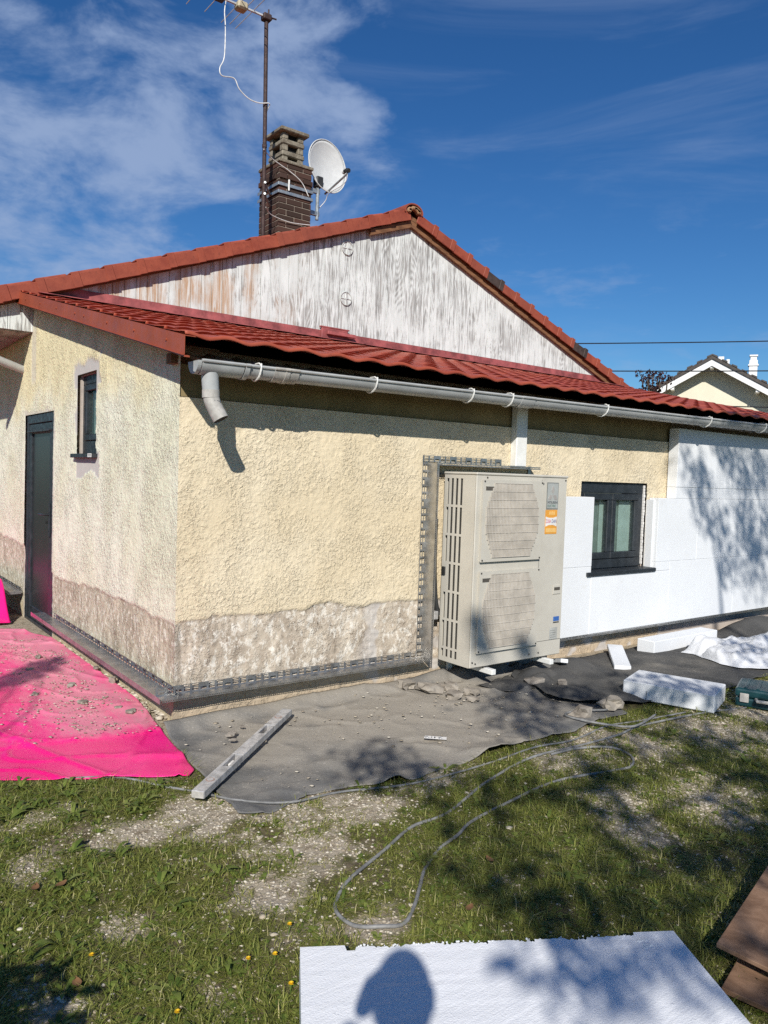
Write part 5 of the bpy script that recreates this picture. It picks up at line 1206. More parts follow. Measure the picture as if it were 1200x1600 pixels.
# ------------------------------------------------------------------ rubble
def chunk(name, x, y, z, s, flat, seed, label, group):
    bm = bmesh.new(); bmesh.ops.create_icosphere(bm, subdivisions=2, radius=1.0); r_ = random.Random(seed); a = r_.uniform(0, 6.28); el = r_.uniform(.6, 1.0)
    for v in bm.verts:
        d = v.co.normalized(); flat = flat; q = max(abs(d.x), abs(d.y)*1.1, abs(d.z)); k = .62/q*.55+.45; k *= .75+.6*mnoise.noise(d*1.6+Vector((seed*3.1, 0, 0)))
        v.co = Vector((d.x*k*s*1.1, d.y*k*s*el, max(-.35, min(.35, d.z*k))*1.5*s*flat*1.05))
    lo = min(v.co.z for v in bm.verts); me = bpy.data.meshes.new(name)
    for v in bm.verts: v.co.z -= lo
    bmesh.ops.rotate(bm, verts=bm.verts[:], cent=(0, 0, 0), matrix=Matrix.Rotation(a, 3, 'Z')); bm.to_mesh(me); bm.free(); me.materials.append(M_rubble)
    return tag(put(name, me, None, (x, y, z-.004)), label, 'rubble', group)
RB = [(1.70, -.30, .10, .35, 'flat slab of broken render at the wall left of the heat pump'), (1.86, -.34, .085, .4, 'broken render slab leaning towards the heat pump'), (1.74, -.50, .075, .4, 'broken render lump below the slabs by the heat pump'),
      (1.90, -.52, .06, .5, 'rounded render lump under the front of the heat pump'), (1.80, -.63, .05, .45, 'small render lump nearest the lawn below the heat pump'), (1.62, -.16, .07, .5, 'render crumb pile against the plinth near the upright rail'),
      (2.46, -.58, .075, .5, 'grey rubble stone by the dark felt flap'), (2.60, -.72, .06, .55, 'grey rubble stone on the fold of the dark felt'), (2.50, -1.22, .095, .5, 'large flat stone weighing down the felt near the foam block'), (2.19, -1.22, .075, .55, 'pale stone on the felt edge inside the cable curl'),
      (1.16, -1.30, .055, .35, 'pale flat chip on the front edge of the grey felt'), (.16, -.42, .045, .35, 'flat grey chip on the felt beside the spirit level'), (.13, -.50, .03, .4, 'small chip just in front of the flat chip on the felt'), (.27, -.33, .022, .5, 'tiny pale chip behind the spirit level'),
      (.06, -.72, .026, .3, 'thin chip on the felt close to the pink sheet'), (.27, -.60, .022, .5, 'little stone touching the spirit level'), (-.30, 1.05, .05, .35, 'chip of render on the pink sheet near the rail'), (-.35, .62, .045, .4, 'pale render chip in the middle of the pink sheet'),
      (-.16, .28, .05, .4, 'render chip on the pink sheet by the corner of the house'), (-.20, .40, .035, .5, 'small lump next to the corner chip on the pink sheet'), (-.44, 1.6, .045, .4, 'render chip on the pink sheet in front of the door'), (-.30, 1.95, .04, .5, 'lump of render on the pink sheet near the door rail'),
      (-.55, .95, .035, .4, 'chip on the left part of the pink sheet'), (-.06, .95, .05, .8, 'upright render piece wedged against the side plinth'), (-.05, 1.35, .04, .6, 'render piece at the foot of the side plinth')]
for i, (x, y, s_, fl, lab) in enumerate(RB): chunk('render_chunk', x, y, .03 if y > -1.3 and x > -.1 else .02, s_*(1.3 if 1.5 < x < 2.7 else 1.0), fl, i+3, lab, 'broken render on the sheets')
# chips and crumbs nobody could count
def chips(n, fx, mat, name, label, smin, smax, parent=None, flat=.45):
    bm = bmesh.new(); bmesh.ops.create_icosphere(bm, subdivisions=1, radius=1.0); base = np.array([v.co[:] for v in bm.verts]); fc = np.array([[v.index for v in f.verts] for f in bm.faces]); bm.free()
    xy = fx(n); n = len(xy); x, y, zb = xy[:, 0], xy[:, 1], xy[:, 2]; nvb = len(base)
    s_ = smin+(smax-smin)*rng.random(n)**2.6
    jit = 1+.55*(rng.random((n, nvb))-.5); B = base[None]*jit[:, :, None]; B = B*np.stack([np.ones(n), .55+.5*rng.random(n), flat*(.7+.7*rng.random(n))], -1)[:, None, :]
    a = rng.random(n)*6.283; ca_, sa_ = np.cos(a)[:, None], np.sin(a)[:, None]
    Xr = B[:, :, 0]*ca_-B[:, :, 1]*sa_; Yr = B[:, :, 0]*sa_+B[:, :, 1]*ca_
    V = np.stack([x[:, None]+Xr*s_[:, None], y[:, None]+Yr*s_[:, None], zb[:, None]+(B[:, :, 2]*.8+flat*.35)*s_[:, None]], -1)
    F = fc[None]+(np.arange(n)*nvb)[:, None, None]
    o = mesh_obj(name, V.reshape(-1, 3), F.reshape(-1, 3), mat, parent, False, {'tint': np.repeat(rng.random(n), nvb)}, org=(0, 0, 0))
    return tag(o, label, None, None, 'stuff')
def fpink(n):
    x = -1.3+1.25*rng.random(n*3)**.55; y = -.3+3.0*rng.random(n*3); k = rng.random(n*3) < pdust(x, y)*1.2*(fbm(x, y, 5, 3, 73) > .44); p = np.stack([x, y, 0*x+.028], -1)[k]; return p[:n]
chips(2300, fpink, M_stone, 'render_crumbs', 'crumbs of render scattered over the pink sheet', .0012, .012, flat=.16)
def ffelt(n):
    x = -.1+3.0*rng.random(n*4); y = -1.25+1.2*rng.random(n*4); k = rng.random(n*4) < fdust(x, y)*.8; p = np.stack([x, y, 0*x], -1)[k][:n]; p[:, 2] = .02+np.clip(fz(p[:, 0], p[:, 1], (p[:, 0]+.1)/2.8, np.full(len(p), .5)), 0, .06); return p
chips(420, ffelt, M_stone, 'render_crumbs', 'crumbs of render scattered over the grey felt', .002, .015, flat=.22)
def ffoot(n):
    x = np.where(rng.random(n) < .5, -.02-.05*rng.random(n), 0.0); y = .1+2.4*rng.random(n); return np.stack([x-.03*rng.random(n), y, 0*x+.01], -1)
chips(500, ffoot, M_stone, 'render_crumbs', 'crumbs along the foot of the side wall', .005, .03, flat=.5)
# ------------------------------------------------------------------ lawn: stones, grass, weeds
def covered(x, y):
    c = np.zeros(len(x), bool)
    c |= (y > -.85+(x+.2)*-.56) & (x < -.19)                                      # pink
    c |= (y > np.interp(x, [-.24, -.11, .13, .39, .65, .87, 1.17, 1.67, 1.92, 2.26, 2.79, 3.62, 4.35, 7], [-1.29, -1.34, -1.27, -1.30, -1.38, -1.37, -1.39, -1.35, -1.38, -1.3, -1.25, -1.35, -1.32, -1.3])) & (x > -.20) & (y > -1.29+(x+.24)*9.5*-1 if False else x > -.24+(y+1.3)*.105)
    q = np.stack([x-bd_a.x, y-bd_a.y], -1); uu = q[:, 0]*bd_d.x+q[:, 1]*bd_d.y; vv = q[:, 0]*bd_w.x+q[:, 1]*bd_w.y
    c |= (uu > -.0) & (uu < 1.17) & (vv > 0.0) & (vv < .62)
    return c
def scatter(n, x0, x1, y0, y1, prob):
    out = []; tot = 0
    while tot < n:
        x = x0+(x1-x0)*rng.random(n); y = y0+(y1-y0)*rng.random(n); k = (rng.random(n) < prob(x, y)) & ~covered(x, y); out.append(np.stack([x, y], -1)[k]); tot += k.sum()
    return np.concatenate(out)[:n]
def near(x, y): return np.clip(1.25-np.hypot(x-CAM[0], y-CAM[1])*.16, .12, 1)
def vis(x, y):
    dx, dy = x-CAM[0], y-CAM[1]; f_ = dx*math.cos(yaw)+dy*math.sin(yaw); r__ = dx*math.sin(yaw)-dy*math.cos(yaw); return (f_ > 1.6) & (abs(r__) < f_*.53+.25)
def pgrav(x, y): return np.where(vis(x, y), np.clip(gravel(x, y)*1.2-.02, .20, 1), .03)
def fgr(n):
    p = scatter(n, -2.2, 5.2, -3.7, -.3, pgrav); return np.concatenate([p, gz(p[:, 0], p[:, 1])[:, None]-.002], -1)
chips(60000, fgr, M_stone, 'gravel', 'pale limestone gravel showing through the lawn', .0018, .0092, flat=.55)
def fbig(n):
    p = scatter(n, -1.6, 3.6, -3.4, -.8, lambda x, y: np.where(vis(x, y), .25+.6*gravel(x, y), .02)); return np.concatenate([p, gz(p[:, 0], p[:, 1])[:, None]], -1)
chips(230, fbig, M_stone, 'gravel_stones', 'larger pale stones lying in the grass', .006, .019, flat=.5)

def lushness(x, y):
    return np.clip(1.12-.85*gravel(x, y)+(fbm(x, y, 2.6, 5, 51, .6)-.5)*1.6, 0.10, 1)
def blades(n, name, label, mat, hmin, hmax, wmin, wmax, prob, x0, x1, y0, y1, flatness=.6, clump=0.0):
    p = scatter(n, x0, x1, y0, y1, prob); x, y = p[:, 0], p[:, 1]; z = gz(x, y)-.003
    if clump: x = x+clump*(vnoise(x, y, 14, 61)-.5); y = y+clump*(vnoise(x, y, 14, 62)-.5)
    hgt = (hmin+(hmax-hmin)*rng.random(n)**1.8)*(.45+.75*lushness(x, y)); a = rng.random(n)*6.283; lean_ = (.5+flatness*rng.random(n)**.8)*hgt; w = wmin+(wmax-wmin)*rng.random(n)
    dx, dy = np.cos(a), np.sin(a); px, py = -dy, dx
    def row(t, hw): 
        lz = hgt*(1-(1-t)**1.7)*np.clip(1.25-lean_/hgt*.62, .2, 1); return [np.stack([x+dx*lean_*t*t+px*hw*s_, y+dy*lean_*t*t+py*hw*s_, z+lz], -1) for s_ in (-1, 1)]
    r0q, r1q, r2q = row(0, w), row(.55, w*.9), row(1.0, w*.08)
    V = np.stack(r0q+r1q+r2q, 1).reshape(-1, 3); b = (np.arange(n)*6)[:, None, None]; F = (b+np.array([[0, 1, 3, 2], [2, 3, 5, 4]])[None]).reshape(-1, 4)
    tint = np.clip(.02+.70*rng.random(n)+.45*(rng.random(n) < .17)+.35*(.5-lushness(x, y)), 0, 1)
    o = mesh_obj(name, V, F, mat, None, True, {'tint': np.repeat(tint, 6)}, org=(0, 0, 0)); return tag(o, label, None, None, 'stuff')
pg = lambda x, y: np.where(vis(x, y), lushness(x, y)**1.25, .10*lushness(x, y))
blades(185000, 'grass', 'short patchy grass of the lawn', M_grass, .012, .052, .0007, .0019, pg, -3.0, 5.0, -4.2, -.3, 2.0, .06)
def leaves(n, name, label, mat, lmin, lmax, prob, rosette=7, x0=-2.2, x1=4.2, y0=-3.8, y1=-.4, asp=.16):
    nc = n//rosette; c_ = scatter(nc, x0, x1, y0, y1, prob); cx = np.repeat(c_[:, 0], rosette); cy = np.repeat(c_[:, 1], rosette); n = len(cx)
    sz = np.repeat(lmin+(lmax-lmin)*rng.random(nc)**1.5, rosette)*(.6+.5*rng.random(n)); a = rng.random(n)*6.283; el = .25+.75*rng.random(n); dx, dy = np.cos(a), np.sin(a); px, py = -dy, dx; z = gz(cx, cy)-.002
    V = []
    for t, hw, cu in ((0, .15, 0), (.35, .8, .28), (.65, 1.0, .42), (.88, .6, .40), (1.0, .05, .34)):
        for s_ in (-1, 1):
            V.append(np.stack([cx+dx*sz*t*np.cos(el*.7)+px*hw*asp*sz*s_, cy+dy*sz*t*np.cos(el*.7)+py*hw*asp*sz*s_, z+sz*cu*el+.002*abs(s_)*hw], -1))
    V = np.stack(V, 1).reshape(-1, 3); b = (np.arange(n)*10)[:, None, None]; F = (b+np.array([[0, 1, 3, 2], [2, 3, 5, 4], [4, 5, 7, 6], [6, 7, 9, 8]])[None]).reshape(-1, 4)
    o = mesh_obj(name, V, F, mat, None, True, {'tint': np.repeat(np.clip(rng.random(n)*.8, 0, 1), 10)}, org=(0, 0, 0)); return tag(o, label, None, None, 'stuff')
pw = lambda x, y: np.where(vis(x, y), np.clip(lushness(x, y)-.25, .02, 1)**1.6, .03)
leaves(26000, 'weeds', 'broad leaved weeds and clover in the lawn', M_weed, .009, .034, pw, 6, asp=.30)
leaves(2600, 'dandelion_leaves', 'longer dandelion leaves in the lawn', M_weed, .04, .095, lambda x, y: pw(x, y)*np.clip(.3+(-x)*.5, .15, 1), 8, asp=.11)
# dandelion flowers and dry leaves, one by one
def ground_at(u, v):
    d = Fv+Rv*(u-600)/1200.86+Uv*(800-v)/1200.86; t = -CAM[2]/d[2]; return CAM+d*t
FL = [((451, 1455), 'dandelion flower highest of those left of the foam board'), ((386, 1512), 'dandelion flower left of the foam board by the pale stones'), ((428, 1503), 'dandelion flower close to the corner of the foam board'), ((453, 1549), 'dandelion flower beside the edge of the foam board'), ((141, 1510), 'dandelion flower alone on the left of the lawn'), ((275, 1594), 'dandelion flower at the bottom of the lawn')]
for (u, v), lab in FL:
    p = ground_at(u, v); f_ = thing('dandelion', 'yellow '+lab, 'flower', (p[0], p[1], 0), 'dandelion flowers in the lawn')
    z0 = float(gz(p[:1], p[1:2])[0]); m = MB(); m.tube([(p[0], p[1], z0-.002), (p[0]+.004, p[1], z0+.032)], .0016, 5); m.build('stem', M_stem, f_)
    m = MB()
    for k in range(22):
        a = k*2.4; rr = .009*(.5+.5*((k*7) % 5)/4); c0 = (p[0]+.004, p[1], z0+.032); t_ = Vector((math.cos(a)*rr, math.sin(a)*rr, .006*(1.3-rr/.009))); w_ = Vector((-math.sin(a), math.cos(a), 0))*.003
        m.add([Vector(c0)-w_*.5, Vector(c0)+w_*.5, Vector(c0)+t_+w_, Vector(c0)+t_-w_], [(0, 1, 2, 3)])
    m.build('petals', M_dand, f_, fix=False)
for (u, v), lab in (((95, 1395), 'curled brown dry leaf on the left of the lawn'), ((55, 1400), 'brown dry leaf at the left edge of the lawn'), ((765, 1350), 'brown dry leaf on the shaded grass right of the cable loop'), ((120, 1545), 'orange dry leaf low on the left of the lawn'), ((733, 1430), 'yellowish fallen leaf beyond the foam board')):
    p = ground_at(u, v); z0 = float(gz(p[:1], p[1:2])[0]); a = random.uniform(0, 6); V = []; 
    for t in np.linspace(0, 1, 7):
        hw = .022*math.sin(math.pi*min(t*.94+.03, 1))
        for s_ in (-1, 0, 1): V.append((p[0]+math.cos(a)*.05*(t-.5)-math.sin(a)*hw*.6*s_, p[1]+math.sin(a)*.05*(t-.5)+math.cos(a)*hw*.6*s_, z0+.020+.004*abs(s_)+.005*(t-.5)**2*4))
    F = [(i*3+j, i*3+j+1, i*3+j+4, i*3+j+3) for i in range(6) for j in range(2)]
    o = mesh_obj('dry_leaf', V, F, M_dry, None, True); tag(o, lab, 'leaf', 'dry leaves on the lawn')

# ------------------------------------------------------------------ neighbour's house
naz_ = R_(29.6); nn = Vector((math.cos(naz_), math.sin(naz_), 0)); na = Vector((math.sin(naz_), -math.cos(naz_), 0)); no = Vector((CAM[0], CAM[1], 0))+nn*25
Mn = Matrix(((na.x, nn.x, 0, no.x), (na.y, nn.y, 0, no.y), (0, 0, 1, 0), (0, 0, 0, 1)))
nb = thing('neighbour_house', 'cream neighbouring house with white bargeboards and dark tiled roof', 'house', tuple(no))
class NB_(MB):
    def build(s, *a, **k):
        s.V = [tuple(Mn @ Vector(v)) for v in s.V]; return MB.build(s, *a, **k)
def nz_(x): return 5.33-.578*abs(x+.27)
m = NB_(); m.prism([(-4.2, 0), (3.7, 0), (3.7, nz_(3.7)-.1), (-.27, 5.20), (-4.2, nz_(-4.2)-.1)], 'y', .55, 9); m.build('wall', M_nwall, nb)
m = NB_()
for sg in (-1, 1): m.prism([(-.27, 5.42), (-.27+sg*4.6, nz_(-.27+sg*4.6)+.09), (-.27+sg*4.6, nz_(-.27+sg*4.6)-.02), (-.27, 5.31)], 'y', -.06, 9.3)
nr_ = m.build('roof', M_nroof, nb)
for sg in (-1, 1):
    m = NB_(); m.prism([(-.27+sg*.001, 5.305), (-.27+sg*4.6, nz_(-.27+sg*4.6)-.03), (-.27+sg*4.6, nz_(-.27+sg*4.6)-.22), (-.27+sg*.001, 5.11)], 'y', -.02, .03); m.build('bargeboard', M_nwhite, nb)
for px in (-1.35, -.27, 1.0): m = NB_(); m.box(px-.05, px+.05, .03, .549, nz_(px)-.28, nz_(px)-.18); m.build('purlin_end', M_nwhite, nb)
k = 0
while k < 34:
    for sg in (-1, 1):
        m = NB_(); d0, d1 = k*.135, k*.135+.15
        if d1 < 4.6: m.prism([(-.27+sg*d0, nz_(-.27+sg*d0)+.125), (-.27+sg*d1, nz_(-.27+sg*d1)+.145), (-.27+sg*d1, nz_(-.27+sg*d1)+.085), (-.27+sg*d0, nz_(-.27+sg*d0)+.085)], 'y', -.08, .30); m.build('verge_tile', M_nroof, nr_)
    k += 2
m = NB_(); m.box(.80, 1.04, 2.2, 2.44, 4.2, 5.58); c1 = m.build('chimney', M_nwhite, nb)
m = NB_(); m.box(.77, 1.07, 2.17, 2.47, 5.40, 5.45); m.box(.83, 1.01, 2.23, 2.41, 5.581, 5.70); m.box(.80, 1.04, 2.20, 2.44, 5.701, 5.75); m.build('chimney_cap', M_nwhite, c1)
m = NB_(); m.box(-.12, .06, 4.2, 4.38, 4.7, 6.03); m.box(.14, .24, 4.2, 4.3, 4.7, 5.93); m.build('flue_pipes', M_nwhite, nb)

# overhead cables ------------------------------------------------------------------------
def wire(p0, p1, sag, label):
    p0, p1 = Vector(p0), Vector(p1); d = p1-p0; pts = [p0+d*t-Vector((0, 0, sag*4*t*(1-t))) for t in np.linspace(0, 1, 24)]
    m = MB(); m.tube(pts, .014, 5); tag(m.build('overhead_cable', M_wire), label, 'cable', 'overhead cables behind the house')
wire((9.0, 10.39, 4.60), (23.5, -.57, 5.55), .12, 'upper black overhead cable crossing the sky right of the gable')
wire((10.0, 9.58, 4.03), (23.5, -.6, 4.72), .09, 'lower black overhead cable crossing the neighbour gable')
wire((15.5, 5.39, 3.40), (24.0, -1.0, 3.72), .05, 'short black cable low over the lean-to roof end')

# ------------------------------------------------------------------ trees
def leaf_cloud(centres, per_, rad, size, name, mat, parent, aspect=.75):
    n = len(centres)*per_; c_ = np.repeat(np.array(centres, float), per_, 0); off = rng.normal(size=(n, 3)); off /= np.linalg.norm(off, axis=1)[:, None]; off *= (rng.random(n)**.45)[:, None]*np.repeat(rad if hasattr(rad, '__len__') else np.full(len(centres), rad), per_)[:, None]
    p = c_+off*np.array([1, 1, .75]); d1 = rng.normal(size=(n, 3)); d1 /= np.linalg.norm(d1, axis=1)[:, None]; d2 = np.cross(d1, rng.normal(size=(n, 3))); d2 /= np.linalg.norm(d2, axis=1)[:, None]; s_ = (size*(.6+.8*rng.random(n)))[:, None]
    V = np.stack([p-d1*s_, p+d2*s_*aspect*.6-d1*s_*.1, p+d1*s_, p-d2*s_*aspect*.6-d1*s_*.1], 1).reshape(-1, 3); F = (np.arange(n)*4)[:, None]+np.array([[0, 1, 2, 3]])
    return mesh_obj(name, V, F.reshape(-1, 4), mat, parent, False, {'tint': np.repeat(rng.random(n), 4)})
def limb(m, a, b, r0q, r1q, k=6):
    a, b = Vector(a), Vector(b); pts = []
    for t in np.linspace(0, 1, k):
        j = Vector((random.uniform(-1, 1), random.uniform(-1, 1), random.uniform(-.5, .5)))*.05*(b-a).length*math.sin(math.pi*t); pts.append(a+(b-a)*t+j+Vector((0, 0, .08*(b-a).length*math.sin(math.pi*t))))
    m.tube(pts, list(np.linspace(r0q, r1q, k)), 7)
# copper trees behind the roof
def copper(base, h, centres, rad, label, per_=90, size=.10):
    t = thing('copper_tree', label, 'tree', base, 'copper-leaved trees behind the house'); m = MB(); m.tube([base, (base[0]+.1, base[1], h*.5), (base[0], base[1]+.1, h*.8)], [.16, .11, .05], 8)
    for c_ in centres: limb(m, (base[0], base[1], h*.55), c_, .05, .012)
    m.build('trunk', M_bark, t); leaf_cloud(centres, per_, rad, size, 'crown', M_copper, t)
copper((15.8, 7.56, 0), 4.2, [(15.8+random.uniform(-.35, .35), 7.56+random.uniform(-.45, .45), 3.8+random.uniform(-.6, .62)) for _ in range(26)], .20, 'small dark red-leaved tree rising behind the lean-to roof', 30, .045)
copper((20.6, 3.9, 0), 5.0, [(18.45, 5.55, 3.72), (18.6, 5.45, 3.85), (18.7, 5.3, 3.6)]+[(20.4+random.uniform(-1.2, 1.4), 3.9+random.uniform(-1.4, 1.0), 4.1+random.uniform(-.8, 1.4)) for _ in range(36)], .26, 'dark red-leaved tree whose twigs reach in front of the neighbour gable', 50, .07)
def ground_back(x, y, z, t): return np.array([x, y, z])-L*t
# the big tree behind the photographer, whose crown throws the dappled shade
shade_pts = [(.62,-1.12,0),(.66,-1.33,0),(.78,-1.75,0),(1.23,-1.95,0),(1.5,-1.9,0),(2.04,-1.74,0),(2.27,-2.0,0),(.42,-2.5,0),(.75,-2.72,0),(1.15,-2.62,0),(.38,-2.2,0),(2.15,-2.35,0),(.44,-3.1,.1),(.22,-2.96,.1),(.05,-2.82,.1),(1.4,-2.75,0),(1.7,-2.6,0),(1.75,-1.15,0),(1.9,-.9,0),(2.55,-.88,0),(2.3,-.7,0),(2.8,-1.3,.1),(3.1,-1.5,.1),(3.4,-1.8,0),(2.6,-1.8,0),(2.9,-2.1,0),(3.2,-1.0,0),
             (5.1,-.12,1.68),(5.36,-.12,1.25),(5.67,-.12,1.8),(6.29,-.12,1.95),(6.1,-.12,1.3),(6.41,-.12,.85),(5.95,-.12,.68),(6.61,-.12,1.52),(5.55,-.12,2.0),(6.0,-.12,1.65),(6.35,-.12,1.7),(5.75,-.12,1.05),(6.2,-.12,1.02),(6.7,-.12,1.1),(5.9,-.12,2.02),(5.3,-.12,1.55),(2.0,-.43,.5),(2.05,-.43,.33),(2.5,-.43,.25),
             (7.2,-.12,1.4),(7.0,-.12,1.9),(7.4,-.12,.8),(7.0,-.4,2.3),(6.4,0,2.35),(7.4,.5,2.4),(8,1,2.5),(4.9,-.9,0),(5.5,-.6,0)]
tree = thing('garden_tree', 'broad garden tree behind the camera that throws the dappled shade', 'tree', (.9, -7.6, 0))
cent = []; rad = []
for i, (x, y, z) in enumerate(shade_pts):
    wallp = z > .2
    t = random.uniform(7.6, 9.2) if wallp else random.uniform(5.4, 7.4)
    p = ground_back(x, y, z, t); small = z in (.38, .36, .5, .33, .25); t = t+4.5 if small else t; p = ground_back(x, y, z, t)
    cent.append(p); rad.append(.07 if small else (random.uniform(.15, .30) if wallp else random.uniform(.17, .30)))
for i in range(26):
    p = np.array([random.uniform(0.6, 4.2), random.uniform(-9.5, -6.3), random.uniform(4.0, 7.5)]); cent.append(p); rad.append(random.uniform(.3, .55))
m = MB(); m.tube([(.9, -7.6, -.1), (.85, -7.5, 1.2), (.7, -7.3, 2.6), (.5, -7.1, 3.8), (.3, -7.0, 5.0)], [.20, .165, .14, .11, .07], 10)
hubs = [Vector((.7, -7.3, 2.6)), Vector((.5, -7.1, 3.8)), Vector((.3, -7.0, 5.0))]
second = [Vector((-1.0, -6.6, 3.4)), Vector((-2.3, -6.5, 3.5)), Vector((.6, -6.2, 5.6)), Vector((-.2, -6.2, 4.0)), Vector((1.5, -6.6, 6.2)), Vector((2.5, -8, 5.6))]
limb(m, hubs[0], second[0], .045, .025); limb(m, second[0], second[1], .025, .014); limb(m, hubs[1], second[3], .035, .018); limb(m, hubs[2], second[2], .04, .02); limb(m, second[2], second[4], .02, .014); limb(m, hubs[1], second[5], .05, .025)
for c_ in cent:
    cv = Vector(c_); q = min(second+hubs, key=lambda s_: (s_-cv).length); limb(m, q, cv, .009, .004, 5)
m.build('trunk', M_bark, tree, True)
leaf_cloud(cent, 110, np.array(rad)*1.12, .042, 'crown', M_copper, tree)
# a low bush whose tips shade the left corner
bush = thing('garden_shrub', 'leafy shrub behind the camera on the left', 'shrub', (-3.6, -4.6, 0)); cs = [ground_back(*q, t) for q, t in (((-1.34, -2.02, 0), 1.5), ((-1.45, -1.9, 0), 1.7), ((-1.25, -2.12, 0), 1.6), ((-1.5, -2.1, 0), 1.4))]+[np.array([-3.6+random.uniform(-.5, .3), -4.6+random.uniform(-.5, .6), random.uniform(.5, 1.2)]) for _ in range(14)]
cs += [ground_back(*q, t) for q, t in (((-.55, 1.42, 0), 6.6), ((-.42, 1.55, 0), 6.7), ((-.3, 1.72, 0), 6.8), ((-.75, 1.3, 0), 6.5))]
m = MB(); 
for c_ in cs: limb(m, (-3.6, -4.6, 0), c_, .02, .006)
m.build('stems', M_bark, bush); leaf_cloud(cs, 120, .17, .04, 'crown', M_weed, bush)

# ------------------------------------------------------------------ the photographer, behind the camera
pc = Vector(CAM); Ff = Vector((math.cos(yaw), math.sin(yaw), 0)); Rr = Vector((math.sin(yaw), -math.cos(yaw), 0))
def pp(f_, r__, z): return Vector((pc.x, pc.y, 0))+Ff*f_+Rr*r__+Vector((0, 0, z))
dR = .095
per = thing('person', 'person in a dark jacket holding up a phone to take the picture', 'person', tuple(pp(-.42, -.12+dR, 0)))
J = {'pel': (-.42, -.12, .92, .135), 'wai': (-.43, -.12, 1.08, .12), 'che': (-.43, -.12, 1.26, .15), 'nck': (-.40, -.12, 1.43, .078), 'hed': (-.37, -.12, 1.52, .08),
     'shl': (-.42, -.29, 1.36, .062), 'ell': (-.22, -.30, 1.20, .05), 'wrl': (-.07, -.125, 1.36, .036), 'shr': (-.42, .05, 1.36, .062), 'elr': (-.46, .10, 1.08, .045), 'wrr': (-.36, .09, .84, .030),
     'hil': (-.42, -.21, .86, .095), 'knl': (-.40, -.23, .48, .062), 'anl': (-.44, -.24, .09, .042), 'tol': (-.26, -.27, .045, .035), 'hir': (-.42, -.03, .86, .095), 'knr': (-.39, .0, .48, .062), 'anr': (-.43, .01, .09, .042), 'tor': (-.25, .04, .045, .035)}
E_ = [('pel', 'wai'), ('wai', 'che'), ('che', 'nck'), ('nck', 'hed'), ('che', 'shl'), ('shl', 'ell'), ('ell', 'wrl'), ('che', 'shr'), ('shr', 'elr'), ('elr', 'wrr'), ('pel', 'hil'), ('hil', 'knl'), ('knl', 'anl'), ('anl', 'tol'), ('pel', 'hir'), ('hir', 'knr'), ('knr', 'anr'), ('anr', 'tor')]
J = {k: (v[0], v[1]+(0 if k == 'wrl' else dR), v[2], v[3]) for k, v in J.items()}
names = list(J); org_ = ORG[per.name]
def skin_obj(name, verts, radii, edges, root, mat, parent):
    me = bpy.data.meshes.new(name); me.from_pydata([tuple(v-org_) for v in verts], edges, []); me.materials.append(mat); o = put(name, me, parent, tuple(org_))
    sk = o.modifiers.new('skin', 'SKIN'); sk.use_smooth_shade = True
    for i, r__ in enumerate(radii):
        me.skin_vertices[0].data[i].radius = (r__, r__); me.skin_vertices[0].data[i].use_root = (i == root)
    s_ = o.modifiers.new('sub', 'SUBSURF'); s_.levels = 2; s_.render_levels = 2; return o
skin_obj('body', [pp(*J[k][:3]) for k in names], [J[k][3] for k in names], [(names.index(a), names.index(b)) for a, b in E_], 0, M_cloth, per)
bm = bmesh.new(); bmesh.ops.create_uvsphere(bm, u_segments=28, v_segments=20, radius=1.0); hc = pp(-.36, -.12+dR, 1.605)
for v in bm.verts:
    d = v.co.copy(); f_, r__, u_ = d.x*.098, d.y*.076, d.z*.115
    if d.z < -.2: f_ += .012*(-d.z-.2); r__ *= 1-.25*(-d.z-.2)
    if d.x > .85 and abs(d.y) < .22 and -.30 < d.z < .12: f_ += .022
    if d.x > .75 and .06 < d.z < .26 and .2 < abs(d.y) < .55: f_ -= .007
    if abs(d.y) > .93 and -.25 < d.z < .22: r__ += math.copysign(.014, d.y)
    v.co = hc+Ff*f_+Rr*r__+Vector((0, 0, u_))-org_
me = bpy.data.meshes.new('head'); bm.to_mesh(me); bm.free(); me.materials.append(M_skin); o = put('head', me, per, tuple(org_)); smooth_by_angle(o, 180)
bm = bmesh.new(); bmesh.ops.create_uvsphere(bm, u_segments=24, v_segments=16, radius=1.0)
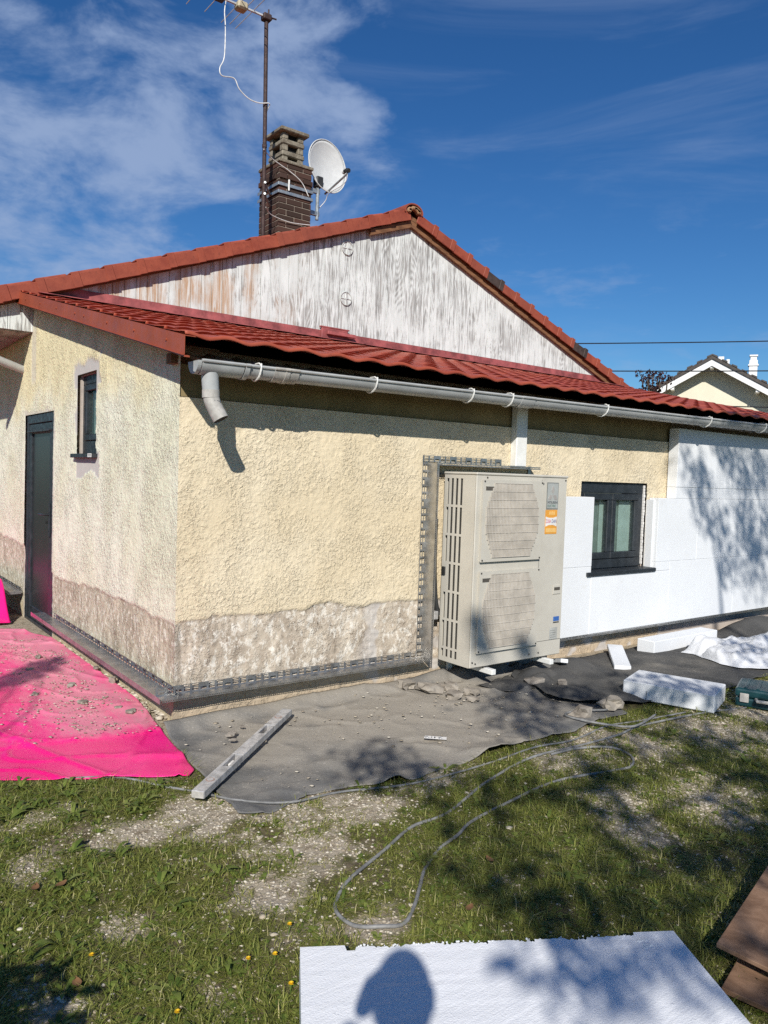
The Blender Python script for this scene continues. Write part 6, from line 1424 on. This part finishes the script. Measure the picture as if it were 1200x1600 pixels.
for v in list(bm.verts):
    d = v.co.copy(); v.co = hc+Ff*(d.x*.104-.008)+Rr*(d.y*.083)+Vector((0, 0, max(d.z, -.35+.75*max(0, d.x+.1))*.122+.006))-org_
me = bpy.data.meshes.new('hair'); bm.to_mesh(me); bm.free(); me.materials.append(M_hair); o = put('hair', me, per, tuple(org_)); smooth_by_angle(o, 180)
def finger_set(w, palm, pts, thumb):
    vs_ = [w, palm]; rs = [.026, .032]; ed = [(0, 1)]
    for ch, rr in pts+[(thumb, .0105)]:
        prev = 1
        for i_, q in enumerate(ch): vs_.append(q); rs.append(rr*(1-.12*i_)); ed.append((prev, len(vs_)-1)); prev = len(vs_)-1
    return vs_, rs, ed
w = pp(*J['wrl'][:3])
skin_obj('hand', *finger_set(w, pp(-.055, -.115, 1.415), [([pp(-.040, -.088, 1.455-.022*k), pp(-.026, -.075, 1.462-.022*k), pp(-.024, -.048+.003*k, 1.462-.022*k)], .0095-.0006*k) for k in range(4)], [pp(-.056, -.060, 1.425), pp(-.052, -.030, 1.445)]), 0, M_skin, per)
w = pp(*J['wrr'][:3])
skin_obj('hand', *finger_set(w, pp(-.345, .092+dR, .775), [([pp(-.365+.022*k, .095+dR, .72), pp(-.360+.022*k, .088+dR, .685-.004*(k in (1, 2))), pp(-.352+.020*k, .078+dR, .66-.006*(k in (1, 2)))], .0092) for k in range(4)], [pp(-.305, .080+dR, .755), pp(-.292, .070+dR, .725)]), 0, M_skin, per)
phn = thing('phone', 'black phone held upright by the photographer', 'phone', tuple(pp(-.03, -.02, 1.36)))
Mp = Matrix(((Rr.x, Ff.x, 0, pc.x), (Rr.y, Ff.y, 0, pc.y), (0, 0, 1, pc.z), (0, 0, 0, 1)))
m = MB(); m.bbox(-.060, .014, -.042, -.033, -.135, .014, .004, Mp); m.build('body', M_phone, phn); m = MB(); m.tube([tuple(Mp @ Vector((0, -.033, 0))), tuple(Mp @ Vector((0, -.030, 0)))], .007, 12); m.build('lens', M_phone, phn)
